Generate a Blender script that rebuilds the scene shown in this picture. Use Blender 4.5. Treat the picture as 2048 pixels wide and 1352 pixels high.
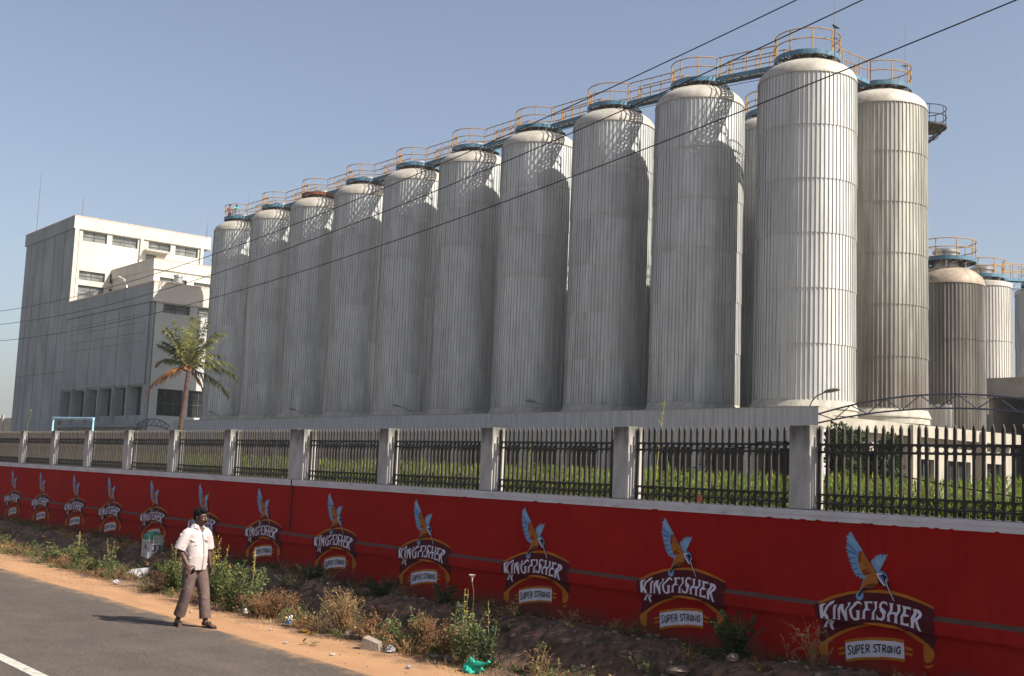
import bpy, bmesh, math, random
import numpy as np
from math import radians, sin, cos, pi, tan, sqrt, atan2
from mathutils import Vector, Matrix, Euler, noise
from mathutils.geometry import tessellate_polygon

for _o in list(bpy.data.objects):
    bpy.data.objects.remove(_o, do_unlink=True)
SC = bpy.context.scene
COL = SC.collection

# ------------------------------------------------------------------ camera
H = 2.35
YAW, PITCH, ROLL, FPX = radians(39.33), radians(6.566), radians(2.275), 2352.0
cam_d = bpy.data.cameras.new('camera')
cam = bpy.data.objects.new('camera', cam_d)
COL.objects.link(cam)
fw = Vector((-cos(YAW)*cos(PITCH), sin(YAW)*cos(PITCH), sin(PITCH)))
rt = fw.cross(Vector((0, 0, 1))).normalized()
up = rt.cross(fw)
r2 = cos(ROLL)*rt + sin(ROLL)*up
u2 = -sin(ROLL)*rt + cos(ROLL)*up
cam.matrix_world = Matrix(((r2.x, u2.x, -fw.x, 0), (r2.y, u2.y, -fw.y, 0), (r2.z, u2.z, -fw.z, H), (0, 0, 0, 1)))
cam_d.sensor_width = 36.0
cam_d.lens = 36.0*FPX/2048.0
cam_d.clip_start = 0.1
cam_d.clip_end = 6000
SC.camera = cam

# ------------------------------------------------------------------ light
SUN_AZ, SUN_EL = radians(24.8), radians(42.5)      # azimuth measured from +X towards +Y
sdir = Vector((cos(SUN_EL)*cos(SUN_AZ), cos(SUN_EL)*sin(SUN_AZ), sin(SUN_EL)))
sun_d = bpy.data.lights.new('sun', 'SUN')
sun_d.energy = 5.0
sun_d.angle = radians(0.5)
sun_d.color = (1.0, 0.93, 0.82)
sun = bpy.data.objects.new('sun', sun_d)
COL.objects.link(sun)
sun.rotation_euler = sdir.to_track_quat('Z', 'Y').to_euler()
W = bpy.data.worlds.new('World')
SC.world = W
W.use_nodes = True
nt = W.node_tree
bg = nt.nodes['Background']
sky = nt.nodes.new('ShaderNodeTexSky')
sky.sky_type = 'NISHITA'
sky.sun_disc = False
sky.sun_elevation = SUN_EL
sky.sun_rotation = radians(90) - SUN_AZ            # Blender: rotation 0 = +Y, clockwise
sky.altitude = 200
sky.air_density = 1.0
sky.dust_density = 3.0
sky.ozone_density = 1.0
hs = nt.nodes.new('ShaderNodeHueSaturation')
hs.inputs['Saturation'].default_value = 0.84
hs.inputs['Hue'].default_value = 0.504
nt.links.new(sky.outputs[0], hs.inputs['Color'])
nt.links.new(hs.outputs[0], bg.inputs[0])
bg.inputs[1].default_value = 0.076
SC.view_settings.view_transform = 'Standard'
SC.view_settings.look = 'None'
SC.view_settings.exposure = 1.0
SC.view_settings.gamma = 1.0
SC.render.engine = 'CYCLES'

# ------------------------------------------------------------------ materials
MATS = {}
def mat(name, col, rough=0.8, metal=0.0, var=0.15, scale=3.0, stretch=(1, 1, 1), col2=None, bump=0.0, bscale=40.0,
        detail=6.0, spec=0.3, lo=0.35, hi=0.65, rnd=0.0, trans=0.0, coord='Object'):
    if name in MATS:
        return MATS[name]
    m = bpy.data.materials.new(name)
    MATS[name] = m
    m.use_nodes = True
    t = m.node_tree
    N, L = t.nodes, t.links
    b = N['Principled BSDF']
    b.inputs['Roughness'].default_value = rough
    b.inputs['Metallic'].default_value = metal
    b.inputs['Specular IOR Level'].default_value = spec
    tc = N.new('ShaderNodeTexCoord')
    mp = N.new('ShaderNodeMapping')
    mp.inputs['Scale'].default_value = stretch
    L.new(tc.outputs[coord], mp.inputs[0])
    nz = N.new('ShaderNodeTexNoise')
    nz.inputs['Scale'].default_value = scale
    nz.inputs['Detail'].default_value = detail
    nz.inputs['Roughness'].default_value = 0.62
    L.new(mp.outputs[0], nz.inputs['Vector'])
    rp = N.new('ShaderNodeValToRGB')
    c2 = col2 if col2 else tuple(c*(1-var*2) for c in col)
    rp.color_ramp.elements[0].position = lo
    rp.color_ramp.elements[1].position = hi
    rp.color_ramp.elements[0].color = (*c2, 1)
    c1 = col if col2 else tuple(min(1, c*(1+var*0.5)) for c in col)
    rp.color_ramp.elements[1].color = (*c1, 1)
    L.new(nz.outputs['Fac'], rp.inputs[0])
    out = rp.outputs[0]
    if rnd:
        oi = N.new('ShaderNodeObjectInfo')
        mr = N.new('ShaderNodeMapRange')
        mr.inputs['To Min'].default_value = 1-rnd
        mr.inputs['To Max'].default_value = 1+rnd
        L.new(oi.outputs['Random'], mr.inputs[0])
        mx = N.new('ShaderNodeVectorMath')
        mx.operation = 'SCALE'
        L.new(out, mx.inputs[0])
        L.new(mr.outputs[0], mx.inputs['Scale'])
        out = mx.outputs[0]
    L.new(out, b.inputs['Base Color'])
    if bump:
        n2 = N.new('ShaderNodeTexNoise')
        n2.inputs['Scale'].default_value = bscale
        n2.inputs['Detail'].default_value = 5
        L.new(tc.outputs['Object'], n2.inputs['Vector'])
        bp = N.new('ShaderNodeBump')
        bp.inputs['Strength'].default_value = 1.0
        bp.inputs['Distance'].default_value = bump
        L.new(n2.outputs['Fac'], bp.inputs['Height'])
        L.new(bp.outputs[0], b.inputs['Normal'])
    if trans:
        tr = N.new('ShaderNodeBsdfTranslucent')
        L.new(out, tr.inputs[0])
        ms = N.new('ShaderNodeMixShader')
        ms.inputs[0].default_value = trans
        L.new(b.outputs[0], ms.inputs[1])
        L.new(tr.outputs[0], ms.inputs[2])
        L.new(ms.outputs[0], N['Material Output'].inputs[0])
    return m

def add_layer(m, col, scale, stretch, lo, hi, zlo=None, zhi=None, amount=1.0, coord='Object', detail=5.0):
    """mix a second colour in through a noise mask (dirt, stains), optionally between two heights"""
    t = m.node_tree
    N, L = t.nodes, t.links
    b = N['Principled BSDF']
    src = b.inputs['Base Color'].links[0].from_socket
    tc = N.new('ShaderNodeTexCoord')
    mp = N.new('ShaderNodeMapping')
    mp.inputs['Scale'].default_value = stretch
    L.new(tc.outputs[coord], mp.inputs[0])
    nz = N.new('ShaderNodeTexNoise')
    nz.inputs['Scale'].default_value = scale
    nz.inputs['Detail'].default_value = detail
    L.new(mp.outputs[0], nz.inputs['Vector'])
    fac = nz.outputs['Fac']
    if zlo is not None:
        sp = N.new('ShaderNodeSeparateXYZ')
        L.new(tc.outputs[coord], sp.inputs[0])
        mr = N.new('ShaderNodeMapRange')
        mr.inputs['From Min'].default_value = zlo
        mr.inputs['From Max'].default_value = zhi
        mr.inputs['To Min'].default_value = 0.42
        mr.inputs['To Max'].default_value = -0.42
        L.new(sp.outputs['Z'], mr.inputs[0])
        ad = N.new('ShaderNodeMath')
        ad.operation = 'ADD'
        L.new(fac, ad.inputs[0])
        L.new(mr.outputs[0], ad.inputs[1])
        fac = ad.outputs[0]
    mr2 = N.new('ShaderNodeMapRange')
    mr2.inputs['From Min'].default_value = lo
    mr2.inputs['From Max'].default_value = hi
    mr2.inputs['To Max'].default_value = amount
    L.new(fac, mr2.inputs[0])
    mx = N.new('ShaderNodeMix')
    mx.data_type = 'RGBA'
    L.new(mr2.outputs[0], mx.inputs[0])
    L.new(src, mx.inputs[6])
    mx.inputs[7].default_value = (*col, 1)
    L.new(mx.outputs[2], b.inputs['Base Color'])
    return m

def leafmat(name, c1, c2, trans=0.35, rough=0.6, scale=5.0):
    return mat(name, c1, rough=rough, col2=c2, scale=scale, detail=2, trans=trans, spec=0.2)

# ------------------------------------------------------------------ mesh builder
class MB:
    def __init__(s):
        s.v = []; s.f = []; s.m = []
    def face(s, pts, m=0):
        n = len(s.v)
        s.v.extend([tuple(p) for p in pts])
        s.f.append(tuple(range(n, n+len(pts)))); s.m.append(m)
    def add(s, vs, fs, m=0):
        n = len(s.v)
        s.v.extend([tuple(p) for p in vs])
        for f in fs:
            s.f.append(tuple(n+i for i in f)); s.m.append(m)
    def box(s, x0, x1, y0, y1, z0, z1, m=0):
        s.add([(x0,y0,z0),(x1,y0,z0),(x1,y1,z0),(x0,y1,z0),(x0,y0,z1),(x1,y0,z1),(x1,y1,z1),(x0,y1,z1)],
              [(0,3,2,1),(4,5,6,7),(0,1,5,4),(1,2,6,5),(2,3,7,6),(3,0,4,7)], m)
    def tube(s, pts, r, n=6, m=0, cap=True, closed=False):
        pts = [Vector(p) for p in pts]
        k = len(pts)
        rr = r if isinstance(r, (list, tuple)) else [r]*k
        rings = []
        prev = None
        for i, p in enumerate(pts):
            if closed:
                d = (pts[(i+1) % k]-pts[i-1])
            else:
                d = (pts[min(i+1, k-1)]-pts[max(i-1, 0)])
            if d.length < 1e-9: d = Vector((0, 0, 1))
            d.normalize()
            if prev is None:
                a = Vector((0, 0, 1)) if abs(d.z) < 0.9 else Vector((1, 0, 0))
                u = d.cross(a).normalized()
            else:
                u = (prev - d*prev.dot(d))
                if u.length < 1e-6: u = d.orthogonal()
                u.normalize()
            prev = u
            w = d.cross(u)
            rings.append([p+(u*cos(2*pi*j/n)+w*sin(2*pi*j/n))*rr[i] for j in range(n)])
        vs = [q for R in rings for q in R]
        fs = []
        for i in range(k if closed else k-1):
            a = i*n; b = ((i+1) % k)*n
            for j in range(n):
                fs.append((a+j, a+(j+1) % n, b+(j+1) % n, b+j))
        if cap and not closed:
            fs.append(tuple(range(n-1, -1, -1)))
            fs.append(tuple((k-1)*n+j for j in range(n)))
        s.add(vs, fs, m)
    def lathe(s, prof, n=48, c=(0, 0, 0), m=0, a0=0.0, a1=2*pi, capt=False, capb=False):
        full = abs(a1-a0-2*pi) < 1e-6
        na = n if full else n+1
        vs = []
        for (r, z) in prof:
            for j in range(na):
                a = a0+(a1-a0)*j/n
                vs.append((c[0]+r*cos(a), c[1]+r*sin(a), c[2]+z))
        fs = []
        for i in range(len(prof)-1):
            for j in range(n):
                j2 = (j+1) % na if full else j+1
                fs.append((i*na+j, i*na+j2, (i+1)*na+j2, (i+1)*na+j))
        if capt: fs.append(tuple((len(prof)-1)*na+j for j in range(na)))
        if capb: fs.append(tuple(range(na-1, -1, -1)))
        s.add(vs, fs, m)
    def build(s, name, mats, parent=None, smooth=False, label=None, cat=None, group=None, kind=None, off=None):
        me = bpy.data.meshes.new(name)
        vs = s.v
        if off is not None:
            ox, oy, oz = off
            vs = [(a-ox, b-oy, c-oz) for a, b, c in vs]
        me.from_pydata(vs, [], s.f)
        if not isinstance(mats, (list, tuple)): mats = [mats]
        for q in mats: me.materials.append(q)
        if len(mats) > 1: me.polygons.foreach_set('material_index', s.m)
        if smooth: me.polygons.foreach_set('use_smooth', [True]*len(me.polygons))
        me.update()
        return link(name, me, parent, label, cat, group, kind, loc=off if (off is not None and parent is None) else None)

def link(name, me, parent=None, label=None, cat=None, group=None, kind=None, loc=None):
    o = bpy.data.objects.new(name, me)
    COL.objects.link(o)
    if parent is not None: o.parent = parent
    tag(o, label, cat, group, kind)
    if loc is not None: o.location = loc
    return o

def tag(o, label=None, cat=None, group=None, kind=None):
    if label: o['label'] = label
    if cat: o['category'] = cat
    if group: o['group'] = group
    if kind: o['kind'] = kind

def root(name, label, cat, loc=(0, 0, 0), rz=0.0, group=None):
    o = bpy.data.objects.new(name, None)
    COL.objects.link(o)
    o.empty_display_size = 0.2
    o.location = loc
    o.rotation_euler = (0, 0, rz)
    tag(o, label, cat, group)
    return o

def copy_tree(o, parent=None):
    c = o.copy()
    COL.objects.link(c)
    if parent is not None: c.parent = parent
    for ch in KIDS(o):
        copy_tree(ch, c)
    return c
def KIDS(o):
    return [q for q in bpy.data.objects if q.parent == o]

def quadwall(mb, ax, pos, th, a0, a1, z0, z1, holes, m=0):
    """wall in plane ax=pos (outer face), thickness th (signed inward), spanning a0..a1, with rectangular holes (a,b,zl,zh)"""
    xs = sorted(set([a0, a1]+[h[0] for h in holes]+[h[1] for h in holes]))
    zs = sorted(set([z0, z1]+[h[2] for h in holes]+[h[3] for h in holes]))
    p0, p1 = min(pos, pos+th), max(pos, pos+th)
    for i in range(len(xs)-1):
        run = None
        for k in range(len(zs)-1):
            cx, cz = (xs[i]+xs[i+1])/2, (zs[k]+zs[k+1])/2
            inh = any(h[0] < cx < h[1] and h[2] < cz < h[3] for h in holes)
            if not inh:
                if run is None: run = zs[k]
            if inh or k == len(zs)-2:
                e = zs[k] if inh else zs[k+1]
                if run is not None and e > run:
                    if ax == 'y': mb.box(xs[i], xs[i+1], p0, p1, run, e, m)
                    else: mb.box(p0, p1, xs[i], xs[i+1], run, e, m)
                run = None

R = random.Random(7)
def ground_z(x, y):
    """verge profile: flat by the road, a shallow ditch, then a low bank of spoil at the wall's foot"""
    y0 = 9.22+0.10*noise.noise(Vector((x*0.5, 7.7, 0)))
    sm = lambda a: (lambda q: q*q*(3-2*q))(min(1, max(0, a)))
    t = sm((y-8.7)/1.9)
    b = 0.26+0.10*noise.noise(Vector((x*0.45, 3.1, 0)))+0.05*noise.noise(Vector((x*1.3, 9.1, 0)))
    dp = 0.42+0.10*noise.noise(Vector((x*0.35, 1.1, 4)))
    z = -dp*sm((y-y0)/0.75)+(dp+b)*sm((y-10.25)/1.05)
    d = min(1, max(0, (y-11.35)/0.6))
    z -= d*0.10
    z += (0.012+0.075*t)*noise.noise(Vector((x*1.9, y*1.9, 0.3)))+0.035*t*noise.noise(Vector((x*6, y*6, 5.3)))+0.006*noise.noise(Vector((x*9, y*9, 1.3)))
    return z
LOGO = {
 'banner': [
  ('maroon',[-685,959,-617,963,-473,1029,-240,1108,-30,1150,142,1164,327,1165,508,1141,686,1106,847,1056,893,839,851,600,717,687,589,740,504,804,356,817,189,820,19,795,-62,772,-325,683,-523,568,-650,483,-603,795,-655,804]),
  ('orange',[-677,967,-491,1058,-258,1131,-30,1176,176,1194,344,1199,524,1170,717,1123,847,1074,847,1056,686,1102,508,1138,327,1163,142,1161,-30,1147,-240,1105,-473,1026,-614,961]),
 ],
 'scroll': [
  ('orange',[-657,476,-523,567,-382,654,-214,729,-13,788,88,793,-71,749,-214,697,-347,632,-446,570,-522,518,-521,347,-562,333,-616,353,-650,397]),
  ('orange',[-7,803,88,822,199,829,259,830,384,825,496,803,454,798,330,795,149,801,99,797]),
  ('orange',[496,801,564,773,669,727,772,672,844,613,854,560,838,508,792,469,746,467,728,487,718,664,622,702,484,763,475,796]),
  ('orange',[-628,322,-598,294,-520,300,-520,266,-568,266,-604,288]),
  ('orange',[728,437,777,438,813,445,843,465,823,428,777,410,741,416]),
 ],
 'panel': [
  ('orange',[-292,573,-127,616,42,648,214,668,350,679,479,677,493,433,378,439,215,425,44,401,-125,369,-274,321]),
  ('white',[-285,543,-127,583,43,617,215,632,367,646,479,639,487,469,367,468,215,456,-69,411,-182,385,-274,355]),
  ('orange',[-383,473,-292,503,-290,476,-377,447]),
  ('orange',[-374,421,-288,448,-285,419,-368,390]),
  ('orange',[491,611,588,594,588,569,491,578]),
  ('orange',[493,546,588,539,588,511,493,521]),
 ],
 'letters': [
  ('white',[-606,954,-541,972,-550,939,-543,863,-509,947,-503,985,-505,989,-433,1016,-449,986,-466,960,-476,935,-489,908,-511,860,-488,848,-472,820,-467,797,-511,796,-527,822,-544,828,-543,798,-584,796]),
  ('white',[-534,787,-493,789,-542,710,-533,693,-591,685,-582,705]),
  ('white',[-462,793,-421,796,-462,728,-448,695,-435,675,-461,673,-487,691,-500,715,-508,752]),
  ('white',[-427,962,-380,969,-382,948,-373,929,-375,829,-365,809,-415,803,-405,823,-409,933,-409,950]),
  ('white',[-357,973,-320,987,-278,951,-237,906,-242,943,-241,971,-252,995,-261,1002,-217,1017,-223,981,-223,949,-210,825,-208,811,-246,807,-243,825,-286,892,-307,932,-312,876,-309,809,-347,805,-337,823,-345,940,-343,960]),
  ('white',[-68,1023,-69,996,-88,1012,-110,1013,-130,1006,-152,980,-158,952,-151,928,-146,891,-131,859,-111,849,-86,854,-84,919,-98,937,-46,944,-46,928,-47,873,-39,851,-66,832,-101,823,-131,830,-166,855,-183,900,-191,940,-194,960,-185,985,-165,1017,-135,1037,-105,1042]),
  ('white',[-38,1042,76,1059,74,1024,52,1036,18,1033,11,1011,23,969,46,969,71,966,58,953,25,951,26,936,27,874,33,857,-20,852,-8,874,-6,936,-11,967,-21,999,-26,1028]),
  ('white',[89,1055,144,1062,136,1039,136,981,138,954,149,931,149,882,157,863,106,860,117,882,118,936,114,971,105,1027,97,1047]),
  ('white',[271,1059,267,1025,253,1047,230,1053,206,1044,194,1020,203,996,264,967,284,950,290,915,276,884,252,864,228,862,199,871,178,862,174,909,178,930,187,907,209,889,233,888,252,910,251,939,230,948,188,967,164,1000,172,1038,196,1066,230,1074,253,1070]),
  ('white',[295,1063,351,1062,340,1036,339,975,342,960,361,970,404,968,402,998,402,1039,390,1055,442,1055,435,1034,436,978,439,944,442,924,442,872,450,855,396,860,407,875,412,925,401,949,356,950,349,938,346,913,349,881,360,862,308,868,318,889,311,941,308,976,306,1032]),
  ('white',[458,1051,572,1043,569,1009,553,1021,516,1021,505,1010,513,967,533,965,582,952,551,941,517,943,516,933,516,872,537,867,569,869,589,875,585,840,475,851,486,869,483,937,476,974,472,1030]),
  ('white',[595,1032,645,1031,681,1021,699,999,713,973,722,952,692,913,706,875,724,830,743,805,710,806,688,833,670,887,654,905,649,844,654,826,604,835,615,852,609,939,652,936,678,951,675,969,658,991,638,996,649,970,651,955,651,937,608,940,606,973,604,1004]),
 ],
 'bird': [
  ('sky',[-92,1167,-104,1132,-128,1143,-147,1094,-131,1062,-95,1048,-56,1069,-44,1104,-48,1144,-33,1280,14,1339,-26,1342,-49,1286]),
  ('sky',[-227,1830,-209,1821,-172,1765,-99,1674,-63,1626,-59,1616,28,1501,76,1411,21,1346,-18,1295,-49,1292,-61,1315,-85,1301,-101,1309,-97,1327,-137,1319,-141,1338,-167,1341,-159,1364,-195,1379,-177,1399,-215,1410,-192,1429,-231,1453,-206,1469,-247,1489,-218,1503,-261,1524,-233,1538,-273,1559,-243,1575,-286,1601,-252,1615,-292,1641,-260,1656,-288,1678,-256,1685,-285,1722,-261,1723,-279,1772,-265,1785,-243,1774,-241,1815]),
  ('sky',[56,1517,75,1525,83,1545,106,1545,110,1581,134,1564,145,1595,166,1579,178,1611,197,1582,221,1612,230,1588,276,1611,249,1559,253,1550,234,1531,215,1490,169,1413,138,1382,99,1433,64,1477]),
  ('blue',[-281,1682,-244,1685,-171,1635,-115,1578,-179,1614,-252,1657]),
  ('blue',[-278,1607,-227,1617,-163,1598,-110,1558,-171,1567,-260,1591]),
  ('blue',[-255,1526,-194,1538,-114,1534,-178,1515,-243,1513]),
  ('blue',[-228,1453,-178,1474,-106,1477,-162,1455,-210,1441]),
  ('blue',[-192,1395,-145,1419,-82,1423,-129,1404,-177,1382]),
  ('blue',[-153,1344,-105,1362,-57,1356,-113,1334]),
  ('pale',[-241,1815,-233,1775,-200,1729,-115,1660,-163,1690,-220,1734,-245,1774]),
  ('pale',[137,1550,149,1551,138,1490,126,1462]),
  ('pale',[184,1568,193,1565,161,1459,153,1465]),
  ('pale',[238,1592,249,1589,184,1474,176,1480]),
  ('tan',[-95,1617,-51,1610,5,1533,64,1471,107,1414,138,1370,155,1325,158,1268,108,1220,30,1196,-25,1200,-48,1178,-80,1148,-72,1189,-33,1287,14,1345,-26,1342,-65,1372,-86,1424,-110,1497,-110,1551,-107,1592]),
  ('rust',[-66,1392,-18,1410,44,1435,5,1392,84,1382,29,1353,-18,1339,-50,1353]),
  ('rust',[-95,1617,-55,1606,-75,1561,-66,1507,-94,1478,-112,1503,-110,1551,-107,1592]),
  ('rust',[-35,1537,-11,1518,-19,1497]),
  ('rust',[-19,1484,17,1460,-11,1451]),
  ('brown',[-9,1235,77,1261,157,1268,108,1220,46,1195,-1,1199]),
  ('black',[-5,1219,7,1193,61,1195,139,1230,77,1187,-9,1173,-44,1158,-88,1100,-115,1094,-96,1133,-56,1184]),
  ('blue2',[130,1381,184,1414,231,1405,261,1381,284,1343,269,1335,246,1366,215,1373,138,1370]),
  ('black',[215,1377,254,1360,284,1337,296,1272,315,1201,361,1107,365,1088,338,1131,292,1199,262,1215,216,1244,170,1253,150,1291,150,1331,185,1361]),
  ('white2',[138,1382,215,1389,200,1369,163,1359,181,1334,231,1279,266,1245,223,1251,177,1300,150,1338,137,1363]),
  ('blue2b',[163,1355,208,1363,231,1318,250,1277,216,1297,179,1335]),
  ('white3',[290,1321,286,1310,277,1304,265,1302,255,1308,252,1317,255,1327,265,1334,277,1335,286,1330]),
  ('black3',[283,1320,281,1313,274,1309,267,1308,261,1312,258,1318,261,1324,267,1329,274,1329,281,1326]),
  ('white4',[252,1297,262,1305,288,1238,327,1169,368,1091,361,1090,308,1180,273,1243]),
 ],
 'strokes': [
  [-204,517,-224,523,-243,509,-241,485,-209,458,-206,440,-226,420,-246,432],
  [-184,525,-180,453,-169,435,-154,440,-144,463,-149,532],
  [-123,445,-126,538,-93,541,-84,524,-92,499,-122,484],
  [-31,556,-61,550,-57,463,-23,468],
  [-58,509,-33,515],
  [1,471,-5,557,32,562,40,545,26,520,-1,513],
  [16,513,48,481],
  [143,572,121,579,100,570,97,548,126,529,138,513,122,495,91,499],
  [140,579,193,589],
  [165,583,174,501],
  [216,502,212,585,242,590,253,576,239,550,216,543],
  [230,543,265,509],
  [294,587,279,568,279,526,294,512,309,530,309,572,295,586],
  [329,512,326,590,367,518,370,597],
  [438,576,431,593,413,595,395,570,392,537,405,518,426,521,438,534,439,554,420,551],
 ],
}
# ------------------------------------------------------------------ material set
M_road = mat('asphalt', (0.088, 0.070, 0.058), rough=0.9, col2=(0.062, 0.050, 0.043), scale=1.2, detail=10, bump=0.008, bscale=90, spec=0.25)
add_layer(M_road, (0.050, 0.038, 0.032), 0.55, (0.12, 1.6, 1), 0.50, 0.72, amount=0.6)
add_layer(M_road, (0.125, 0.095, 0.075), 0.9, (0.07, 1.2, 1), 0.54, 0.74, amount=0.55)
add_layer(M_road, (0.18, 0.11, 0.065), 1.1, (0.35, 1.6, 1), 0.66, 0.80, amount=0.55)
add_layer(M_road, (0.155, 0.135, 0.115), 34, (1, 1, 1), 0.56, 0.70, amount=0.7, detail=3)
add_layer(M_road, (0.032, 0.026, 0.023), 27, (1, 1, 1), 0.57, 0.72, amount=0.6, detail=3)
def sand_drift(m):
    '''sand blown over the broken edge of the tarmac'''
    t = m.node_tree; N, L = t.nodes, t.links; b = N['Principled BSDF']; src = b.inputs['Base Color'].links[0].from_socket
    tc = N.new('ShaderNodeTexCoord'); sp = N.new('ShaderNodeSeparateXYZ'); L.new(tc.outputs['Object'], sp.inputs[0])
    nz = N.new('ShaderNodeTexNoise'); nz.inputs['Scale'].default_value = 2.2; nz.inputs['Detail'].default_value = 9; nz.inputs['Roughness'].default_value = 0.7; L.new(tc.outputs['Object'], nz.inputs['Vector'])
    ma = N.new('ShaderNodeMath'); ma.operation = 'MULTIPLY_ADD'; ma.inputs[1].default_value = 1.5; L.new(nz.outputs['Fac'], ma.inputs[0]); L.new(sp.outputs['Y'], ma.inputs[2])
    mr = N.new('ShaderNodeMapRange'); mr.inputs['From Min'].default_value = 8.10; mr.inputs['From Max'].default_value = 8.45; mr.inputs['To Max'].default_value = 0.85; L.new(ma.outputs[0], mr.inputs[0])
    mx = N.new('ShaderNodeMix'); mx.data_type = 'RGBA'; L.new(mr.outputs[0], mx.inputs[0]); L.new(src, mx.inputs[6]); mx.inputs[7].default_value = (0.27, 0.16, 0.085, 1); L.new(mx.outputs[2], b.inputs['Base Color'])
sand_drift(M_road)
M_line = mat('road_paint', (0.42, 0.40, 0.35), rough=0.8, col2=(0.2, 0.18, 0.16), scale=9, lo=0.30, hi=0.50)
M_ground = mat('dry_ground', (0.20, 0.14, 0.09), rough=0.95, col2=(0.16, 0.11, 0.07), scale=0.8)
M_yard = mat('yard_soil', (0.22, 0.16, 0.10), rough=0.95, col2=(0.12, 0.10, 0.06), scale=0.8)
M_red = mat('red_wall_paint', (0.33, 0.011, 0.008), rough=0.85, col2=(0.26, 0.009, 0.007), scale=0.9, detail=8, bump=0.003, bscale=22, spec=0.06)
add_layer(M_red, (0.13, 0.045, 0.030), 1.3, (1, 1, 1), 0.46, 0.75, zlo=0.10, zhi=0.75, amount=0.8)
add_layer(M_red, (0.42, 0.045, 0.030), 0.7, (1, 1, 0.5), 0.56, 0.76, amount=0.35)
add_layer(M_red, (0.16, 0.010, 0.010), 14, (1, 1, 1), 0.62, 0.70, amount=0.35)
add_layer(M_red, (0.21, 0.005, 0.004), 4, (2.2, 1, 0.35), 0.55, 0.75, amount=0.6)
M_redledge = mat('dusty_ledge', (0.105, 0.062, 0.050), rough=0.95, col2=(0.085, 0.04, 0.032), scale=5)
M_cope = mat('white_coping', (0.60, 0.58, 0.60), rough=0.8, col2=(0.50, 0.485, 0.49), scale=2.2, detail=8, bump=0.002)
add_layer(M_cope, (0.14, 0.13, 0.11), 3.2, (1, 4, 6), 0.60, 0.80, amount=0.7)
M_topdirt = mat('mossy_coping_top', (0.20, 0.19, 0.17), rough=0.95, col2=(0.10, 0.10, 0.09), scale=6)
M_pillar = mat('weathered_pillar', (0.47, 0.45, 0.43), rough=0.85, col2=(0.30, 0.285, 0.265), scale=3.5, stretch=(1.5, 1.5, 0.4), detail=9, bump=0.003, bscale=30, rnd=0.10)
add_layer(M_pillar, (0.07, 0.066, 0.055), 6, (1, 1, 0.45), 0.50, 0.74, zlo=1.02, zhi=0.62, amount=0.0)
M_iron = mat('brown_painted_iron', (0.040, 0.032, 0.024), rough=0.7, col2=(0.024, 0.019, 0.015), scale=14, spec=0.4)
M_irondark = mat('black_iron_rail', (0.022, 0.020, 0.017), rough=0.5, var=0.2, spec=0.4)
M_clad = mat('tank_cladding', (0.49, 0.51, 0.51), rough=0.50, metal=0.2, col2=(0.375, 0.39, 0.39), scale=1.7, stretch=(1, 1, 0.3), detail=8, rnd=0.06, spec=0.35)
M_clad1 = mat('clean_tank_cladding', (0.50, 0.505, 0.49), rough=0.48, metal=0.25, col2=(0.40, 0.405, 0.39), scale=1.7, stretch=(1, 1, 0.3), detail=8, spec=0.4)  # nearest tank's sheets, less dirty low down than the others
add_layer(M_clad1, (0.26, 0.24, 0.20), 3.6, (1.9, 1.9, 0.06), 0.58, 0.80, amount=0.45)
add_layer(M_clad, (0.22, 0.205, 0.18), 3.6, (1.9, 1.9, 0.06), 0.58, 0.80, amount=0.45)
add_layer(M_clad, (0.085, 0.08, 0.07), 1.1, (1.4, 1.4, 0.18), 0.45, 1.0, zlo=2.0, zhi=15.0, amount=0.7)
def sheets(m, amp=0.10, nang=14, dz=2.85, z0=6.42):
    '''each cladding sheet weathered a little differently from its neighbours'''
    t = m.node_tree; N, L = t.nodes, t.links
    b = N['Principled BSDF']; src = b.inputs['Base Color'].links[0].from_socket
    tc = N.new('ShaderNodeTexCoord'); sp = N.new('ShaderNodeSeparateXYZ'); L.new(tc.outputs['Object'], sp.inputs[0])
    def M(op, a, bb=None):
        n_ = N.new('ShaderNodeMath'); n_.operation = op
        for i, q in enumerate((a, bb)):
            if q is None: continue
            if isinstance(q, (int, float)): n_.inputs[i].default_value = q
            else: L.new(q, n_.inputs[i])
        return n_.outputs[0]
    ang = M('FLOOR', M('MULTIPLY', M('ARCTAN2', sp.outputs['Y'], sp.outputs['X']), nang/(2*pi)))
    zz = M('FLOOR', M('MULTIPLY', M('SUBTRACT', sp.outputs['Z'], z0), 1.0/dz))
    oi = N.new('ShaderNodeObjectInfo')
    cb = N.new('ShaderNodeCombineXYZ'); L.new(ang, cb.inputs[0]); L.new(zz, cb.inputs[1]); L.new(oi.outputs['Random'], cb.inputs[2])
    wn = N.new('ShaderNodeTexWhiteNoise'); L.new(cb.outputs[0], wn.inputs['Vector'])
    f = M('ADD', M('MULTIPLY', wn.outputs['Value'], 2*amp), 1-amp)
    mx = N.new('ShaderNodeVectorMath'); mx.operation = 'SCALE'; L.new(src, mx.inputs[0]); L.new(f, mx.inputs['Scale'])
    L.new(mx.outputs[0], b.inputs['Base Color'])
sheets(M_clad); sheets(M_clad1, 0.09)
M_clad2 = mat('stained_tank_cladding', (0.40, 0.39, 0.345), rough=0.5, metal=0.3, col2=(0.24, 0.225, 0.19), scale=1.7, stretch=(1, 1, 0.16), detail=8, spec=0.4)
add_layer(M_clad2, (0.075, 0.055, 0.042), 1.0, (1.5, 1.5, 0.12), 0.40, 0.88, zlo=5.0, zhi=22.0, amount=0.97)
add_layer(M_clad2, (0.10, 0.085, 0.07), 3.0, (1.4, 1.4, 0.05), 0.52, 0.72, amount=0.5)
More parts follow.
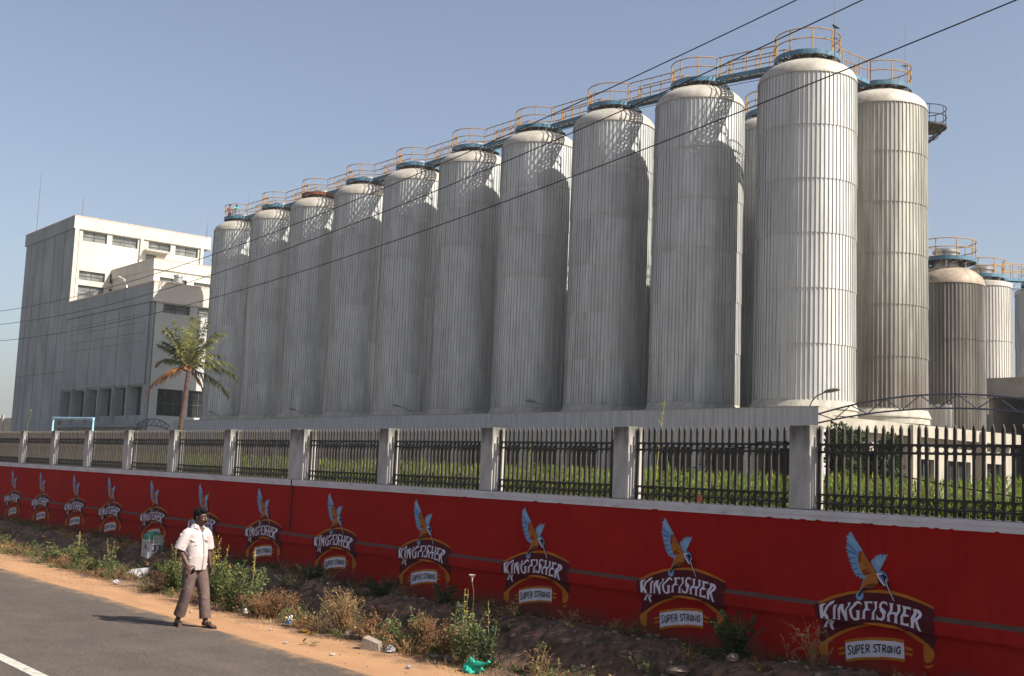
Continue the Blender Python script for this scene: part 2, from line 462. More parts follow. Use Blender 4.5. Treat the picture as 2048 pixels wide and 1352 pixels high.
M_clad3 = mat('grimy_tank_cladding', (0.16, 0.142, 0.115), rough=0.40, metal=0.35, col2=(0.06, 0.047, 0.036), scale=0.9, stretch=(1, 1, 0.12), detail=8, spec=0.45)
add_layer(M_clad3, (0.035, 0.026, 0.019), 1.0, (1, 1, 0.25), 0.40, 0.70, amount=0.7)
M_clad4 = mat('pale_tank_cladding', (0.46, 0.43, 0.40), rough=0.6, metal=0.1, var=0.1, scale=1.5, stretch=(1, 1, 0.2))
M_dome = mat('dome_sheet', (0.43, 0.41, 0.365), rough=0.6, metal=0.15, col2=(0.31, 0.28, 0.235), scale=1.6, detail=8, rnd=0.05, bump=0.01, bscale=3)
add_layer(M_dome, (0.36, 0.25, 0.17), 2.2, (1, 1, 1), 0.52, 0.72, zlo=25.6, zhi=24.1, amount=0.0)
add_layer(M_dome, (0.28, 0.205, 0.15), 1.4, (1, 1, 1), 0.55, 0.75, amount=0.55)
M_dome2 = mat('grimy_dome_sheet', (0.33, 0.275, 0.21), rough=0.6, metal=0.15, col2=(0.20, 0.155, 0.115), scale=2.2, detail=8)
M_skirt = mat('plaster_skirt', (0.40, 0.375, 0.32), rough=0.85, col2=(0.27, 0.25, 0.215), scale=3, detail=8)
M_blue = mat('blue_painted_steel', (0.085, 0.19, 0.27), rough=0.5, col2=(0.050, 0.11, 0.16), scale=2.5, detail=8, rnd=0.12)
M_rust = mat('rusty_red_steel', (0.25, 0.07, 0.035), rough=0.8, col2=(0.13, 0.05, 0.03), scale=4)
M_yel = mat('ochre_handrail', (0.40, 0.225, 0.035), rough=0.6, col2=(0.24, 0.12, 0.025), scale=5)
M_under = mat('dark_underside', (0.10, 0.075, 0.055), rough=0.9, var=0.3, scale=5)
M_steel = mat('bare_steel', (0.45, 0.44, 0.42), rough=0.35, metal=0.8, var=0.15)
M_dark = mat('dark_void', (0.012, 0.012, 0.012), rough=0.9, var=0.1)
M_glass = mat('dark_window_glass', (0.02, 0.022, 0.022), rough=0.2, var=0.3, scale=0.8, spec=0.35)
M_glass2 = mat('grey_window_glass', (0.17, 0.175, 0.17), rough=0.2, var=0.3, scale=1.1, spec=0.5)
M_frame = mat('window_frame_paint', (0.06, 0.075, 0.065), rough=0.6)
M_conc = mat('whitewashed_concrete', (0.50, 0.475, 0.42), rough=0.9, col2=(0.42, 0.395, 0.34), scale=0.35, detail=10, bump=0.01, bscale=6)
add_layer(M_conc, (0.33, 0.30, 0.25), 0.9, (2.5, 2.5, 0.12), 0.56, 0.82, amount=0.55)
M_concshade = mat('shade_tinted_concrete', (0.275, 0.31, 0.325), rough=0.9, col2=(0.175, 0.205, 0.215), scale=0.30, stretch=(1, 1, 0.5), detail=10, bump=0.01, bscale=6)  # shade of the road-facing walls put into a darker, bluer concrete
add_layer(M_concshade, (0.17, 0.18, 0.18), 0.8, (2.6, 2.6, 0.09), 0.52, 0.78, amount=0.6)
M_brickcap = mat('tile_coping', (0.42, 0.24, 0.17), rough=0.9, col2=(0.55, 0.45, 0.35), scale=1.5, stretch=(1, 3, 1))
M_slab = mat('plinth_concrete', (0.37, 0.34, 0.285), rough=0.9, col2=(0.28, 0.255, 0.21), scale=0.8, detail=9)
add_layer(M_slab, (0.12, 0.11, 0.095), 2.4, (2.5, 2.5, 0.3), 0.55, 0.78, amount=0.6)
M_board = mat('painted_grey_board', (0.41, 0.43, 0.445), rough=0.7, col2=(0.30, 0.315, 0.325), scale=1.2, stretch=(3, 1, 0.3), detail=8)
M_cable = mat('black_cable', (0.01, 0.01, 0.01), rough=0.6)
M_lampg = mat('lamp_housing', (0.16, 0.16, 0.15), rough=0.5)
M_navy = mat('navy_steel', (0.045, 0.055, 0.10), rough=0.5)
M_pipeblue = mat('sky_blue_pipe', (0.30, 0.52, 0.66), rough=0.5)

def stained_top(m, z0, z1, col, amount=0.8):
    """dark mould that hangs down from the top edge (real streaks, by height and noise)"""
    t = m.node_tree; N, L = t.nodes, t.links
    b = N['Principled BSDF']
    src = b.inputs['Base Color'].links[0].from_socket
    tc = N.new('ShaderNodeTexCoord'); sp = N.new('ShaderNodeSeparateXYZ'); L.new(tc.outputs['Object'], sp.inputs[0])
    mp = N.new('ShaderNodeMapping'); mp.inputs['Scale'].default_value = (1, 1, 0.25); L.new(tc.outputs['Object'], mp.inputs[0])
    nz = N.new('ShaderNodeTexNoise'); nz.inputs['Scale'].default_value = 9; nz.inputs['Detail'].default_value = 6; L.new(mp.outputs[0], nz.inputs['Vector'])
    mr = N.new('ShaderNodeMapRange'); mr.inputs['From Min'].default_value = z0; mr.inputs['From Max'].default_value = z1
    L.new(sp.outputs['Z'], mr.inputs[0])
    mu = N.new('ShaderNodeMath'); mu.operation = 'MULTIPLY'; L.new(mr.outputs[0], mu.inputs[0]); L.new(nz.outputs['Fac'], mu.inputs[1])
    m2 = N.new('ShaderNodeMapRange'); m2.inputs['From Min'].default_value = 0.16; m2.inputs['From Max'].default_value = 0.48; m2.inputs['To Max'].default_value = amount
    L.new(mu.outputs[0], m2.inputs[0])
    mx = N.new('ShaderNodeMix'); mx.data_type = 'RGBA'
    L.new(m2.outputs[0], mx.inputs[0]); L.new(src, mx.inputs[6]); mx.inputs[7].default_value = (*col, 1)
    L.new(mx.outputs[2], b.inputs['Base Color'])
stained_top(M_pillar, 0.40, 1.03, (0.085, 0.080, 0.066), 0.92)

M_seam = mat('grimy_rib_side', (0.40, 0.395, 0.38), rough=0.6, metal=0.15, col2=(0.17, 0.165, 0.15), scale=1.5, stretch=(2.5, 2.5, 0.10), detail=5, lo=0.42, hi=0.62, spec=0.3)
def grating_mat():
    m = bpy.data.materials.new('steel_grating'); m.use_nodes = True
    t = m.node_tree; N, L = t.nodes, t.links
    b = N['Principled BSDF']; b.inputs['Base Color'].default_value = (0.20, 0.14, 0.09, 1); b.inputs['Roughness'].default_value = 0.8
    tc = N.new('ShaderNodeTexCoord'); sp = N.new('ShaderNodeSeparateXYZ'); L.new(tc.outputs['Object'], sp.inputs[0])
    outs = []
    for ax in ('X', 'Y'):
        a = N.new('ShaderNodeMath'); a.operation = 'MULTIPLY'; a.inputs[1].default_value = 1/0.22; L.new(sp.outputs[ax], a.inputs[0])
        f = N.new('ShaderNodeMath'); f.operation = 'FRACT'; L.new(a.outputs[0], f.inputs[0])
        g = N.new('ShaderNodeMath'); g.operation = 'GREATER_THAN'; g.inputs[1].default_value = 0.52; L.new(f.outputs[0], g.inputs[0])
        outs.append(g)
    mu = N.new('ShaderNodeMath'); mu.operation = 'MULTIPLY'; L.new(outs[0].outputs[0], mu.inputs[0]); L.new(outs[1].outputs[0], mu.inputs[1])
    tr = N.new('ShaderNodeBsdfTransparent'); ms = N.new('ShaderNodeMixShader')
    L.new(mu.outputs[0], ms.inputs[0]); L.new(b.outputs[0], ms.inputs[1]); L.new(tr.outputs[0], ms.inputs[2])
    L.new(ms.outputs[0], N['Material Output'].inputs[0])
    return m
M_grate = grating_mat()

# ------------------------------------------------------------------ ground, road, verge
g = MB(); g.face([(-2500, -2500, -1.0), (2500, -2500, -1.0), (2500, 2500, -1.0), (-2500, 2500, -1.0)])
g.build('ground', M_ground, kind='structure')
g = MB()
xs = [-260+0.25*i for i in range(1200)]
ed = [7.58+0.07*noise.noise(Vector((x*0.6, 1.7, 0)))+0.03*noise.noise(Vector((x*3.1, 4.7, 0))) for x in xs]
n = len(xs)
g2 = MB(); g2.box(-400, 300, -90, -6.98, -1.0, 0.0); g2.build('opposite_verge', M_ground, kind='structure')
vs = [(x, -7.0, 0.012) for x in xs]+[(x, e, 0.012) for x, e in zip(xs, ed)]+[(x, e+0.03, -0.03) for x, e in zip(xs, ed)]
fs = [(i, i+1, n+i+1, n+i) for i in range(n-1)]+[(n+i, n+i+1, 2*n+i+1, 2*n+i) for i in range(n-1)]
g.add(vs, fs); g.build('road', M_road, kind='structure')
g = MB(); g.box(-260, 40, 4.31, 4.455, 0.012, 0.0165); o = g.build('road_marking', M_line, kind='structure')

M_verge = mat('sandy_verge', (0.345, 0.195, 0.098), rough=0.97, col2=(0.27, 0.145, 0.072), scale=1.4, stretch=(0.5, 1.3, 1), detail=10, bump=0.006, bscale=38)
def verge_mix():
    t = M_verge.node_tree; N, L = t.nodes, t.links
    b = N['Principled BSDF']; src = b.inputs['Base Color'].links[0].from_socket
    tc = N.new('ShaderNodeTexCoord'); sp = N.new('ShaderNodeSeparateXYZ'); L.new(tc.outputs['Object'], sp.inputs[0])
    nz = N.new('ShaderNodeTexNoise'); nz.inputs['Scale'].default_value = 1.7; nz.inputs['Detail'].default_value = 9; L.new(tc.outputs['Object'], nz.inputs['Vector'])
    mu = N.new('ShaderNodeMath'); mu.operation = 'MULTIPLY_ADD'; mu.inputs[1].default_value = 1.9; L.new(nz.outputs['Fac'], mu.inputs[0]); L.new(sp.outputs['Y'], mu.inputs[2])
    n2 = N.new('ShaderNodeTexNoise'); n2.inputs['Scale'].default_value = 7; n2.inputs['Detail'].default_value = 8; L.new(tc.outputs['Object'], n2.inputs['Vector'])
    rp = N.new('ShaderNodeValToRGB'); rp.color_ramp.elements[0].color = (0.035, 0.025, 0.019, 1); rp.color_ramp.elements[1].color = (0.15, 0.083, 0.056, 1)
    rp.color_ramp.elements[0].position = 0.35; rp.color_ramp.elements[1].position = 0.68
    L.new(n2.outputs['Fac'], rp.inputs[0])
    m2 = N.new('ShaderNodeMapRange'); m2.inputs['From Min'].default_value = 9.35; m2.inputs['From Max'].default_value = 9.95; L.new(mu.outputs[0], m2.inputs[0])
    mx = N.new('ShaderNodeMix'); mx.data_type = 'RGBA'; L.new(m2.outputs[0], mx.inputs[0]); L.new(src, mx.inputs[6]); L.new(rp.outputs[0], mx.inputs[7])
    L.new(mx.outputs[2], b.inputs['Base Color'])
verge_mix()
nx, ny = 900, 66
xs = np.concatenate([np.linspace(-75, -35, 200)[:-1], np.linspace(-35, -5, 600)[:-1], np.linspace(-5, 12, 60)])
ys = np.linspace(7.50, 12.06, ny)
vs = [(float(x), float(y), ground_z(float(x), float(y))) for y in ys for x in xs]
nx = len(xs)
fs = [(j*nx+i, j*nx+i+1, (j+1)*nx+i+1, (j+1)*nx+i) for j in range(ny-1) for i in range(nx-1)]
g = MB(); g.add(vs, fs); g.build('verge', M_verge, smooth=True, kind='structure')
g = MB(); g.box(-260, -75, 7.5, 12.4, -1.0, 0.0); g.box(12, 60, 7.5, 12.4, -1.0, 0.0)
g.build('verge_strip', M_verge, kind='structure')
g = MB(); g.box(-330, 70, 12.32, 260, -1.0, 0.80); g.build('yard', M_yard, kind='structure')

# ------------------------------------------------------------------ boundary wall with its painted emblems
Z1, Z2, Z3, YF, YB = 0.983, 0.9355, 0.786, 12.0, 11.93
XW0, XW1 = -78.0, 9.0
wall = root('boundary_wall', 'long red roadside wall with white coping, painted with a row of bird emblems', 'wall', (0, 0, 0))
mb = MB()
nxs = [XW0+(XW1-XW0)*i/174 for i in range(175)]
prof = [(YF, 1.93), (YF, Z1), (YB, Z2), (YB, Z3), (YF, Z3-0.004), (YF, -0.3), (12.3, -0.3), (12.3, 1.93)]
vs = []
for x in nxs:
    for (y, z) in prof:
        w_ = 0.006*noise.noise(Vector((x*0.7, y, z*0.8)))
        vs.append((x, y+(w_ if y < 12.2 else 0), z+(0.004*noise.noise(Vector((x*1.3, 2.2, z))) if 0.5 < z < 1.2 else 0)))
k = len(prof)
fs = []; ms = []
for i in range(len(nxs)-1):
    for j in range(k):
        fs.append((i*k+j, (i+1)*k+j, (i+1)*k+(j+1) % k, i*k+(j+1) % k)); ms.append(1 if j == 1 else 0)
mb.v = vs; mb.f = fs; mb.m = ms
mb.face([vs[j] for j in range(k)]); mb.face([vs[(len(nxs)-1)*k+j] for j in range(k-1, -1, -1)])
mb.build('wall_face', [M_red, M_redledge], wall)
mb = MB()
mb.box(XW0, XW1, 11.968, 12.32, 1.992, 2.05, 0)
mb.box(XW0, XW1, 11.976, 12.31, 1.93, 1.992, 0)
mb.box(XW0, XW1, 11.99, 12.31, 2.05, 2.056, 1)
for q in range(46):                       # drips of red paint run up over the white
    x = R.uniform(-9.6, -6.0) if q < 16 else R.uniform(-60, -6)
    l = R.uniform(0.03, 0.16)
    mb.face([(x, 11.9745, 1.928), (x+l, 11.9745, 1.928), (x+l*0.8, 11.9745, 1.933+R.uniform(0.002, 0.012)), (x+l*0.3, 11.9745, 1.933+R.uniform(0.002, 0.014))], 2)
mb.build('coping', [M_cope, M_topdirt, M_red], wall)
mb = MB(); mb.box(-21.53, -21.515, 11.955, 11.972, 1.93, 2.05); mb.box(-21.535, -21.51, 11.985, 12.01, 1.0, 1.93); mb.build('expansion_joint', M_dark, wall)

def ysurf(z):
    if z >= Z1: return YF
    if z >= Z2: return YF-(YF-YB)*(Z1-z)/(Z1-Z2)
    if z >= Z3: return YB
    return YF
def paintpolys(items, layer0, pal):
    """flat traced outlines laid on the wall's relief: cut at each ledge, then pushed on to the surface"""
    out = MB(); mats = []; idx = {}
    for li, (col, pts) in enumerate(items):
        if col not in idx:
            idx[col] = len(mats); mats.append(pal[col])
        P = [Vector((-8.0+pts[i]/1000.0, pts[i+1]/1000.0, 0)) for i in range(0, len(pts), 2)]
        tris = tessellate_polygon([P])
        dep = 0.0075+0.0006*(layer0+li)
        for (lo, hi) in ((Z1, 9), (Z2, Z1), (Z3, Z2), (-1, Z3)):
            bm = bmesh.new()
            vv = [bm.verts.new(p) for p in P]
            for t in tris:
                try: bm.faces.new([vv[i] for i in t])
                except ValueError: pass
            for zc, inner in ((lo, True), (hi, False)):
                geo = bm.verts[:]+bm.edges[:]+bm.faces[:]
                bmesh.ops.bisect_plane(bm, geom=geo, plane_co=(0, zc, 0), plane_no=(0, 1, 0), clear_inner=inner, clear_outer=not inner)
            bm.verts.ensure_lookup_table(); bm.verts.index_update()
            if bm.faces:
                ym = None
                vs = []
                for v in bm.verts:
                    z = v.co.y
                    zz = min(max(z, lo+1e-5), hi-1e-5)
                    vs.append((v.co.x, ysurf(zz)-dep, z))
                fs = []
                for f in bm.faces:
                    q = [v.index for v in f.verts]
                    # face towards -Y
                    a, b_, c = [Vector(vs[i]) for i in q[:3]]
                    if (b_-a).cross(c-a).y > 0: q.reverse()
                    fs.append(tuple(q))
                out.add(vs, fs, idx[col])
            bm.free()
    return out, mats
def pm(n, c, r=0.8): return mat(n, c, rough=r, col2=tuple(a*0.80 for a in c), scale=5, detail=6, spec=0.1)
PAL = dict(maroon=pm('maroon_paint', (0.085, 0.012, 0.018)), orange=pm('orange_paint', (0.45, 0.155, 0.018)), white=pm('white_sign_paint', (0.66, 0.60, 0.66)),
           sky=pm('sky_blue_paint', (0.20, 0.35, 0.53)), blue=pm('mid_blue_paint', (0.085, 0.20, 0.40)), pale=pm('pale_blue_paint', (0.40, 0.52, 0.66)),
           tan=pm('tan_paint', (0.40, 0.145, 0.030)), rust=pm('rust_paint', (0.27, 0.045, 0.015)), brown=pm('brown_paint', (0.16, 0.05, 0.02)),
           black=pm('black_paint', (0.02, 0.014, 0.016)), blue2=pm('crown_blue_paint', (0.09, 0.25, 0.48)))
PAL['white2'] = PAL['white3'] = PAL['white4'] = PAL['white']; PAL['black3'] = PAL['black']; PAL['blue2b'] = pm('cheek_blue_paint', (0.10, 0.14, 0.34))
def strokes(lines, w, dep):
    mb = MB()
    for li, ln in enumerate(lines):
        P = [Vector((-8.0+ln[i]/1000.0, ln[i+1]/1000.0)) for i in range(0, len(ln), 2)]
        L_, R_ = [], []
        for i, p in enumerate(P):
            d0 = (P[i]-P[i-1]).normalized() if i > 0 else (P[1]-P[0]).normalized()
            d1 = (P[i+1]-P[i]).normalized() if i < len(P)-1 else d0
            t = (d0+d1)
            if t.length < 0.3: t = d0
            t.normalize(); nrm = Vector((-t.y, t.x)); c = max(0.6, nrm.dot(Vector((-d0.y, d0.x))))
            L_.append(p+nrm*w/2/c); R_.append(p-nrm*w/2/c)
        y = 12.0-dep-0.0002*(li % 5)
        for i in range(len(P)-1):
            q = [L_[i], L_[i+1], R_[i+1], R_[i]]
            mb.face([(a.x, y, a.y) for a in q])
    return mb
emb = []
mbn, mt = paintpolys(LOGO['banner'], 0, PAL); o_ban = mbn.build('painted_emblem', mt, wall)
mbn, mt = paintpolys(LOGO['scroll'], 2, PAL); o_scr = mbn.build('scroll_border', mt, o_ban)
mbn, mt = paintpolys(LOGO['panel'], 2, PAL); o_pan = mbn.build('slogan_panel', mt, o_ban)
mbn = strokes(LOGO['strokes'], 0.0135, 0.0145); o_str = mbn.build('slogan_lettering', PAL['black'], o_ban)
mbn, mt = paintpolys([('white', q) for _, q in LOGO['letters']], 3, PAL); o_let = mbn.build('name_lettering', mt, o_ban)
mbn, mt = paintpolys(LOGO['bird'], 5, PAL); o_brd = mbn.build('bird_painting', mt, o_ban)
offs = [0.0, -2.952, -5.932, -8.872, -11.807, -14.716, -17.626, -20.436, -23.291, -25.981, -28.91, -31.667, -34.6, -37.5]
for dx in offs[1:]:
    c = o_ban.copy(); COL.objects.link(c); c.parent = wall; c.location = (dx, 0, 0)
    for ch in (o_scr, o_pan, o_str, o_let, o_brd):
        d = ch.copy(); COL.objects.link(d); d.parent = c

# ------------------------------------------------------------------ pillars and fence panels on the wall
PXL = [-9.13, -12.24, -15.35, -18.41, -21.76, -24.80, -27.83, -30.73, -33.64, -36.47, -39.46, -42.4, -45.3, -48.2, -51.1, -54.0]
PXR = [-6.02, -2.92, 0.18, 3.28, 6.3]
PW = 0.31
ords = ['first', 'second', 'third', 'fourth', 'fifth', 'sixth', 'seventh', 'eighth', 'ninth', 'tenth', 'eleventh', 'twelfth', 'thirteenth', 'fourteenth', 'fifteenth', 'sixteenth']
mb = MB()
mb.box(0, PW, 0, 0.29, 0, 1.03)
pm0 = None
allp = sorted(PXL+PXR, reverse=True)
inview = [p for p in allp if p <= -9]
for i, px in enumerate(allp):
    if pm0 is None:
        bmx = bmesh.new()
        me = bpy.data.meshes.new('t'); me.from_pydata(mb.v, [], mb.f); bmx.from_mesh(me)
        bmesh.ops.bevel(bmx, geom=bmx.edges[:], offset=0.008, segments=1, affect='EDGES')
        pmesh = bpy.data.meshes.new('pillar_post'); bmx.to_mesh(pmesh); bmx.free(); pmesh.materials.append(M_pillar); pm0 = 1
    k = inview.index(px) if px in inview else None
    lab = ('concrete fence pillar on the wall, %s counted from the right edge' % ords[k]) if k is not None else 'concrete fence pillar on the wall beyond the right edge'
    if px == -21.76: lab = 'wide double concrete fence pillar on the wall, with a joint down its middle'
    o = root('fence_pillar', lab, 'pillar', (px, 12.0, 2.056), group='concrete pillars along the wall')
    link('pillar_post', pmesh, o)
    if px == -21.76:
        b2 = MB(); b2.box(PW+0.012, PW+0.27, 0.004, 0.29, 0, 1.02); b2.build('pillar_half', M_pillar, o)

PITCHX = 0.1122
pk = MB()
w2, t2 = 0.018, 0.014
pk.add([(-w2, -t2, 0), (w2, -t2, 0), (w2, t2, 0), (-w2, t2, 0), (-w2, -t2, 0.975), (w2, -t2, 0.975), (w2, t2, 0.975), (-w2, t2, 0.975), (0, -t2, 1.03), (0, t2, 1.03)],
       [(0, 1, 5, 8, 4), (1, 2, 6, 5), (3, 7, 9, 6, 2), (0, 4, 7, 3), (5, 6, 9, 8), (4, 8, 9, 7)])
pkm = bpy.data.meshes.new('picket'); pkm.from_pydata(pk.v, [], pk.f); pkm.materials.append(M_iron)
edges = sorted(allp)
def panel(x0, x1, lab):
    o = root('fence_panel', lab, 'fence', (x0, 12.165, 2.056), group='iron railing panels between the pillars')
    Lx = x1-x0
    npk = int((Lx-0.03)/PITCHX)
    r = MB()
    for (a, b) in ((0.786, 0.811), (0.690, 0.714), (0.180, 0.199), (0.068, 0.092)):
        r.box(-0.004, Lx+0.004, -0.018, 0.018, a, b)
    for k in range(npk+1):
        cx = 0.03+PITCHX*(k+0.5)-PITCHX*0.5
        cx2 = 0.03+PITCHX*k-PITCHX*0.5
        if k == 0: continue
        for cz in (0.750, 0.1395):
            cr = 0.039
            pts = [(cx2+cr*cos(2*pi*q/12), 0, cz+cr*sin(2*pi*q/12)) for q in range(12)]
            r.tube(pts, 0.0055, n=4, closed=True)
            for sx, sz in ((1, 1), (-1, 1), (1, -1), (-1, -1)):
                r.box(cx2+sx*0.038-0.004, cx2+sx*0.038+0.004, -0.005, 0.005, cz+sz*0.034-0.005, cz+sz*0.034+0.005)
    r.build('ring_rails', M_irondark, o)
    for k in range(npk+1):
        q = bpy.data.objects.new('picket', pkm); COL.objects.link(q); q.parent = o
        q.location = (0.03+PITCHX*k, 0, 0); q.rotation_euler = (R.gauss(0, 0.004), R.gauss(0, 0.006), R.gauss(0, 0.05))
cnt = 0
for i in range(len(allp)-1):
    xr, xl = allp[i], allp[i+1]
    x0 = xl+PW+(0.27 if xl == -21.76 else 0)
    if xr < -50: break
    if xr < -6.1 or True:
        if xr > -3:
            lab = 'brown iron railing panel beyond the right edge of the picture'
        elif xr >= -6.1:
            lab = 'brown iron railing panel nearest the camera, at the right edge above the red wall'
        elif xr == -21.76:
            lab = 'brown iron railing panel just left of the wide double pillar'
        else:
            cnt += 1
            lab = 'brown iron railing panel on the wall, %s to the left of the nearest panel' % ords[inview.index(xr)]
        panel(x0, xr, lab)

# ------------------------------------------------------------------ storage tanks
PLAT_Z = 24.55
RT = 2.525
def clad_mesh(name, seams, r, m, nr=72, rib=0.040, base=None):
    ang = []; rad = []
    for k in range(nr):
        for t, q in ((0.0, 0), (0.60, 0), (0.69, 1), (0.84, 1), (0.93, 0)):
            ang.append(2*pi*(k+t)/nr); rad.append(q*rib)
    n = len(ang)
    mb = MB()
    for i in range(len(seams)-1):
        z0, z1 = seams[i], seams[i+1]
        top = r+0.0; bot = r+0.030
        vs = [((bot+rad[j])*cos(ang[j]), (bot+rad[j])*sin(ang[j]), z0) for j in range(n)]+[((top+rad[j])*cos(ang[j]), (top+rad[j])*sin(ang[j]), z1) for j in range(n)]
        fs = [(j, (j+1) % n, n+(j+1) % n, n+j) for j in range(n)]
        mb.add(vs, fs)
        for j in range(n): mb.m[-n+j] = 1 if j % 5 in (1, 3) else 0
        vs = [((r-0.02)*cos(ang[j]), (r-0.02)*sin(ang[j]), z0+0.0) for j in range(n)]+[((bot+rad[j])*cos(ang[j]), (bot+rad[j])*sin(ang[j]), z0) for j in range(n)]
        mb.add(vs, fs)
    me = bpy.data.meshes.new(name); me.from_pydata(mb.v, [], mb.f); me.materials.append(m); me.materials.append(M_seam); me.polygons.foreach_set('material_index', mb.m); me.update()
    return me
def ring_arc(r, z, a0, a1, step=radians(6)):
    k = max(3, int(abs(a1-a0)/step))
    return [(r*cos(a0+(a1-a0)*i/k), r*sin(a0+(a1-a0)*i/k), z) for i in range(k+1)]
def platform(parent, z, rp, gaps, rim=M_blue, rail_h=1.12):
    """round grating platform with its rim, beams and handrail; gaps = directions where a walkway joins"""
    u = MB()
    nseg = 48
    u.lathe([(0.5, z+0.27), (rp-0.02, z+0.27)], n=nseg)
    p = u.build('platform', [M_grate], parent)
    b = MB()
    b.lathe([(rp-0.03, z+0.05), (rp, z+0.05), (rp, z+0.30), (rp-0.03, z+0.30), (rp-0.03, z+0.05)], n=nseg)
    b.build('rim', rim, p)
    b = MB()
    for k in range(8):
        a = 2*pi*k/8+0.2
        c, s = cos(a), sin(a)
        b.add([(0.5*c-0.04*s*e, 0.5*s+0.04*c*e, zz) for e in (-1, 1) for zz in (z+0.06, z+0.25)]+[((rp-0.04)*c-0.04*s*e, (rp-0.04)*s+0.04*c*e, zz) for e in (-1, 1) for zz in (z+0.12, z+0.25)],
              [(0, 1, 5, 4), (2, 6, 7, 3), (0, 4, 6, 2), (1, 3, 7, 5), (0, 2, 3, 1), (4, 5, 7, 6)])
    b.lathe([(0.98, z+0.10), (1.02, z+0.10), (1.02, z+0.24), (0.98, z+0.24), (0.98, z+0.10)], n=24)
    b.build('beams', M_under, p)
    h = MB()
    gs = sorted([g_ % (2*pi) for g_ in gaps])
    gw = 0.27
    if not gs: arcs = [(0, 2*pi)]
    else: arcs = [(gs[i]+gw, (gs[(i+1) % len(gs)]+(2*pi if i == len(gs)-1 else 0))-gw) for i in range(len(gs))]
    for a0, a1 in arcs:
        for zz in (z+0.30+rail_h, z+0.30+rail_h*0.52):
            h.tube(ring_arc(rp-0.03, zz, a0, a1), 0.033, n=5, closed=False)
        npst = max(2, int(round((a1-a0)/0.72)))
        for i in range(npst+1):
            if not gs and i == npst: break
            a = a0+(a1-a0)*i/npst
            h.tube([((rp-0.03)*cos(a), (rp-0.03)*sin(a), z+0.2), ((rp-0.03)*cos(a), (rp-0.03)*sin(a), z+0.30+rail_h)], 0.031, n=5)
    h.build('handrail', M_yel, p)
    return p
def dome_mb(r, z0, hgt, rtop=0.6):
    mb = MB()
    pr = [(r+0.06, z0-0.05), (r+0.06, z0+0.02)]
    for i in range(1, 15):
        t = i/15*pi/2
        pr.append(((r+0.04)*cos(t)**0.9, z0+0.02+hgt*sin(t)))
    pr.append((0.05, z0+0.02+hgt))
    mb.lathe(pr, n=60, capt=True)
    return mb
def tank(x, y, zseam, label, group, clad, gaps, base=6.56, rim=M_blue, meshcache={}, hatch=True, rp=1.72, skirtb=True):
    o = root('storage_tank', label, 'storage tank', (x, y, 0), group=group)
    key = (clad.name, round(zseam, 2))
    if key not in meshcache:
        dz = (zseam-base)/6.0
        seams = [base+dz*k*(1.0+0.0) for k in range(7)]
        meshcache[key] = clad_mesh('cladding', seams, RT, clad)
    c = link('cladding', meshcache[key], o); c.rotation_euler = (0, 0, R.uniform(0, 6))
    dome_mb(RT, zseam, 1.18).build('dome', M_dome, o, smooth=True)
    if skirtb:
        sk = MB(); n = 72
        pr = [(RT+0.03, base+0.03), (RT+0.06, base-0.02), (RT+0.20, base-0.34), (RT+0.21, base-0.42), (RT+0.15, base-0.43), (RT+0.15, base-0.75)]
        sk.lathe(pr, n=72)
        for k in range(72):
            a = 2*pi*(k+0.5)/72
            sk.add([((RT+0.05)*cos(a-0.03), (RT+0.05)*sin(a-0.03), base-0.03), ((RT+0.05)*cos(a+0.03), (RT+0.05)*sin(a+0.03), base-0.03), ((RT+0.075)*cos(a), (RT+0.075)*sin(a), base+0.07)], [(0, 1, 2)])
        sk.build('skirt', M_skirt, o)
    zz = zseam+1.15
    hb = MB(); hb.lathe([(0.72, zz-0.25), (0.72, zz+0.5), (0.80, zz+0.5), (0.80, zz+0.62), (0.60, zz+0.70), (0.05, zz+0.72)], n=28, capt=True); hb.build('hatch', M_steel, o, smooth=False)
    platform(o, zz, rp, gaps, rim)
    return o
TX = [-37.16, -44.67, -51.75, -58.87, -66.00, -73.20, -80.45, -87.65, -94.95, -102.55]
TZ = [23.38, 23.72, 23.90, 23.95, 23.95, 23.95, 23.98, 24.02, 24.05, 24.10]
rowl = ['nearest and tallest looking corrugated tank of the front row, fully sunlit on its right side',
        'corrugated tank directly left of the nearest tank, shaded by it except at the top',
        'third corrugated tank of the front row counted from the right', 'fourth corrugated tank of the front row counted from the right',
        'fifth corrugated tank of the front row counted from the right', 'sixth corrugated tank of the front row, between the fifth and the seventh from the right',
        'seventh corrugated tank of the front row counted from the right', 'corrugated tank with a rusty red platform rim, third from the left end',
        'corrugated tank second from the left end of the front row', 'leftmost corrugated tank of the front row, with two workers on its platform']
for i in range(10):
    gaps = []
    if i < 9: gaps.append(pi)
    if i > 0: gaps.append(0)
    if i == 0: gaps.append(pi/2)
    tank(TX[i], 50.0, TZ[i], rowl[i], 'front row of corrugated storage tanks', M_clad1 if i == 0 else M_clad, gaps, rim=M_rust if i == 7 else M_blue)
YB2 = 56.75
tank(-37.16, YB2, 23.40, 'stained brownish corrugated tank behind and right of the nearest tank', 'back row of corrugated storage tanks', M_clad2, [-pi/2, pi])
backs = ['corrugated back row tank glimpsed in the gap left of the nearest tank', 'unseen back row tank added behind the second and third front tanks', 'unseen back row tank added behind the third and fourth front tanks']  # the two unseen tanks are added to darken gaps in the front row
for i in range(1, 4):
    tank(TX[i], YB2, 23.5, backs[i-1], 'back row of corrugated storage tanks', M_clad, [0, pi] if i < 3 else [0])

